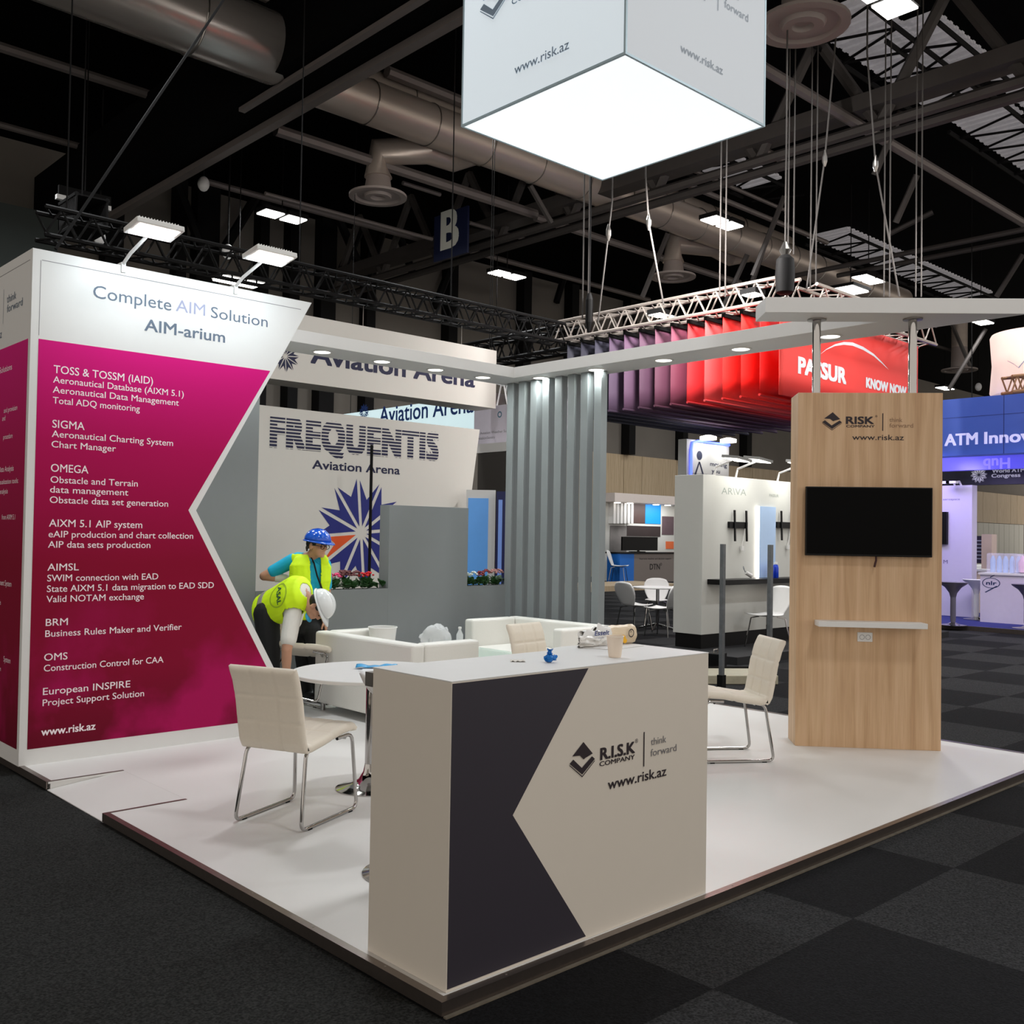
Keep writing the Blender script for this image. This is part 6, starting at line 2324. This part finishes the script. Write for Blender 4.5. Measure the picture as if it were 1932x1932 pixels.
lt = MB()
text_add(lt, 'AT-One', V((0, 0, 0)), (1, 0, 0), (0, 1, 0), 17, 92, bold=.02, shear=.2, lift=0)
dr = MB()
dr.add([on_drum(1905 + v.x, 697 - v.y - v.x * .04) for v in lt.v], lt.f)
part('lettering', dr, M('brown_red_ink', (96, 34, 26), .5), t)
ar = MB()
pts = [(1883, 686), (1889, 694), (1894, 702), (1900, 692), (1908, 680), (1920, 669), (1934, 660), (1950, 654)]
for (x0, y0), (x1, y1) in zip(pts[:-1], pts[1:]):
    ar.face([on_drum(x0, y0), on_drum(x1, y1), on_drum(x1 + .6, y1 + 2), on_drum(x0 + .6, y0 + 2)])
part('wing_line', ar, M('blue_grey_ink', (150, 164, 186), .5), t)
A, B = on_drum(1892, 742), on_drum(1940, 724)
tr_ = part('sign_truss', MB().tri_truss(pd(1890, 743, 18.3), pd(1990, 733, 18.5), (0, 0, 1), .28, 5, .03, .016), M('tan_truss', (160, 120, 90), .5, .3))
tag(tr_, 'tan lattice truss in front of the round pink sign', 'truss')

# ================================================================== LIT CUBE OVER THE STAND
ZQ = 4.6
c0, c1, c2, c3 = pz(874, 237, ZQ), pz(1191, 97, ZQ), pz(1437, 244, ZQ), pz(1128, 342, ZQ)
xa, xb_ = (c0.x + c1.x) / 2, (c2.x + c3.x) / 2
ya, yb_ = (c1.y + c2.y) / 2, (c0.y + c3.y) / 2
HQ = 1.62
t = thing('light_cube', 'big glowing white hanging cube with grey lettering above the stand', 'sign', (xa, ya, ZQ))
FR = .016
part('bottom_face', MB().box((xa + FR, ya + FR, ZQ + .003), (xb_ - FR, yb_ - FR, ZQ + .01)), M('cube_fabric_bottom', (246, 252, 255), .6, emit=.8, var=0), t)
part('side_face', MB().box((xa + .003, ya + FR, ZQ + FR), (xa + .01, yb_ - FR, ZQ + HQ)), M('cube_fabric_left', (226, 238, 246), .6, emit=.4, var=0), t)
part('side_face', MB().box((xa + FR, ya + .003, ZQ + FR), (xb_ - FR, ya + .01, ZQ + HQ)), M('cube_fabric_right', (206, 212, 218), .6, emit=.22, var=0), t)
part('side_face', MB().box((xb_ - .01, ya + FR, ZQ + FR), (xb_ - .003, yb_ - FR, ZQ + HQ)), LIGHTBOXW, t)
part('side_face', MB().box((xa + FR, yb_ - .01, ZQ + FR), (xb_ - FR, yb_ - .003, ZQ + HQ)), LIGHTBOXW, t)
a = MB()
for (px_, py_) in ((xa, ya), (xb_ - FR, ya), (xa, yb_ - FR), (xb_ - FR, yb_ - FR)):
    a.box((px_, py_, ZQ), (px_ + FR, py_ + FR, ZQ + HQ))
for z_ in (ZQ, ZQ + HQ - FR):
    a.box((xa + FR, ya, z_), (xb_ - FR, ya + FR, z_ + FR)).box((xa + FR, yb_ - FR, z_), (xb_ - FR, yb_, z_ + FR)).box((xa, ya + FR, z_), (xa + FR, yb_ - FR, z_ + FR)).box((xb_ - FR, ya + FR, z_), (xb_, yb_ - FR, z_ + FR))
part('frame', a, M('cube_frame', (176, 196, 204), .4, .4), t)
for (px_, py_) in ((xa + .1, ya + .1), (xb_ - .1, ya + .1), (xa + .1, yb_ - .1), (xb_ - .1, yb_ - .1)):
    part('hanger', MB().cyl((px_, py_, ZQ + HQ), (px_, py_, 9.3), .006, n=5), STEEL, t)
Zc = lambda x_, y_: (840 + x_ * 640 / 1932, y_ * 360 / 1087)
lf = lambda x_, y_: pxp(x_, y_, xa)
rf = lambda x_, y_: pyp(x_, y_, ya)
CI = M('cube_ink', (120, 138, 156), .6)
a = MB()
text_px(a, 'www.risk.az', lf, Zc(395, 425), Zc(705, 292), 19, bold=.004, r=(0, -1, 0))
part('lettering', a, CI, t)
a = MB()
lc = lf(*Zc(275, 18))
wd = (lf(*Zc(350, 0)) - lf(*Zc(210, 80))).length
b1_ = lf(*Zc(380, 30))
text_add(a, 'COMPANY', b1_, (0, -1, 0), UP, .05, .42, .01)
text_add(a, 'R.I.S.K', b1_ + UP * .07, (0, -1, 0), UP, .13, .42, .015)
part('lettering', a, CI, t)
a = MB()
stack_logo(a, lc + V((0, 0, .02)), (0, -1, 0), UP, wd * 1.1)
part('logo', a, CI, t)
a = MB()
text_px(a, 'www.risk.az', rf, Zc(1340, 292), Zc(1580, 437), 17, bold=.004, r=(1, 0, 0))
q0 = rf(*Zc(1590, 40))
text_add(a, 'forward', q0, (1, 0, 0), UP, .06, (rf(*Zc(1725, 128)) - q0).dot(V((1, 0, 0))), -.004)
text_add(a, 'think', q0 + UP * .11, (1, 0, 0), UP, .06, None, -.004)
r0 = rf(*Zc(1553, 60))
a.face([r0 + V((-.004, -.002, 0)), r0 + V((.004, -.002, 0)), r0 + V((.004, -.002, .3)), r0 + V((-.004, -.002, .3))])
text_add(a, 'R.I.S.K', r0 + V((-.55, 0, .08)), (1, 0, 0), UP, .13, .42, .015)
text_add(a, 'COMPANY', r0 + V((-.55, 0, .01)), (1, 0, 0), UP, .05, .42, .01)
part('lettering', a, M('cube_ink_pale', (160, 170, 180), .6), t)
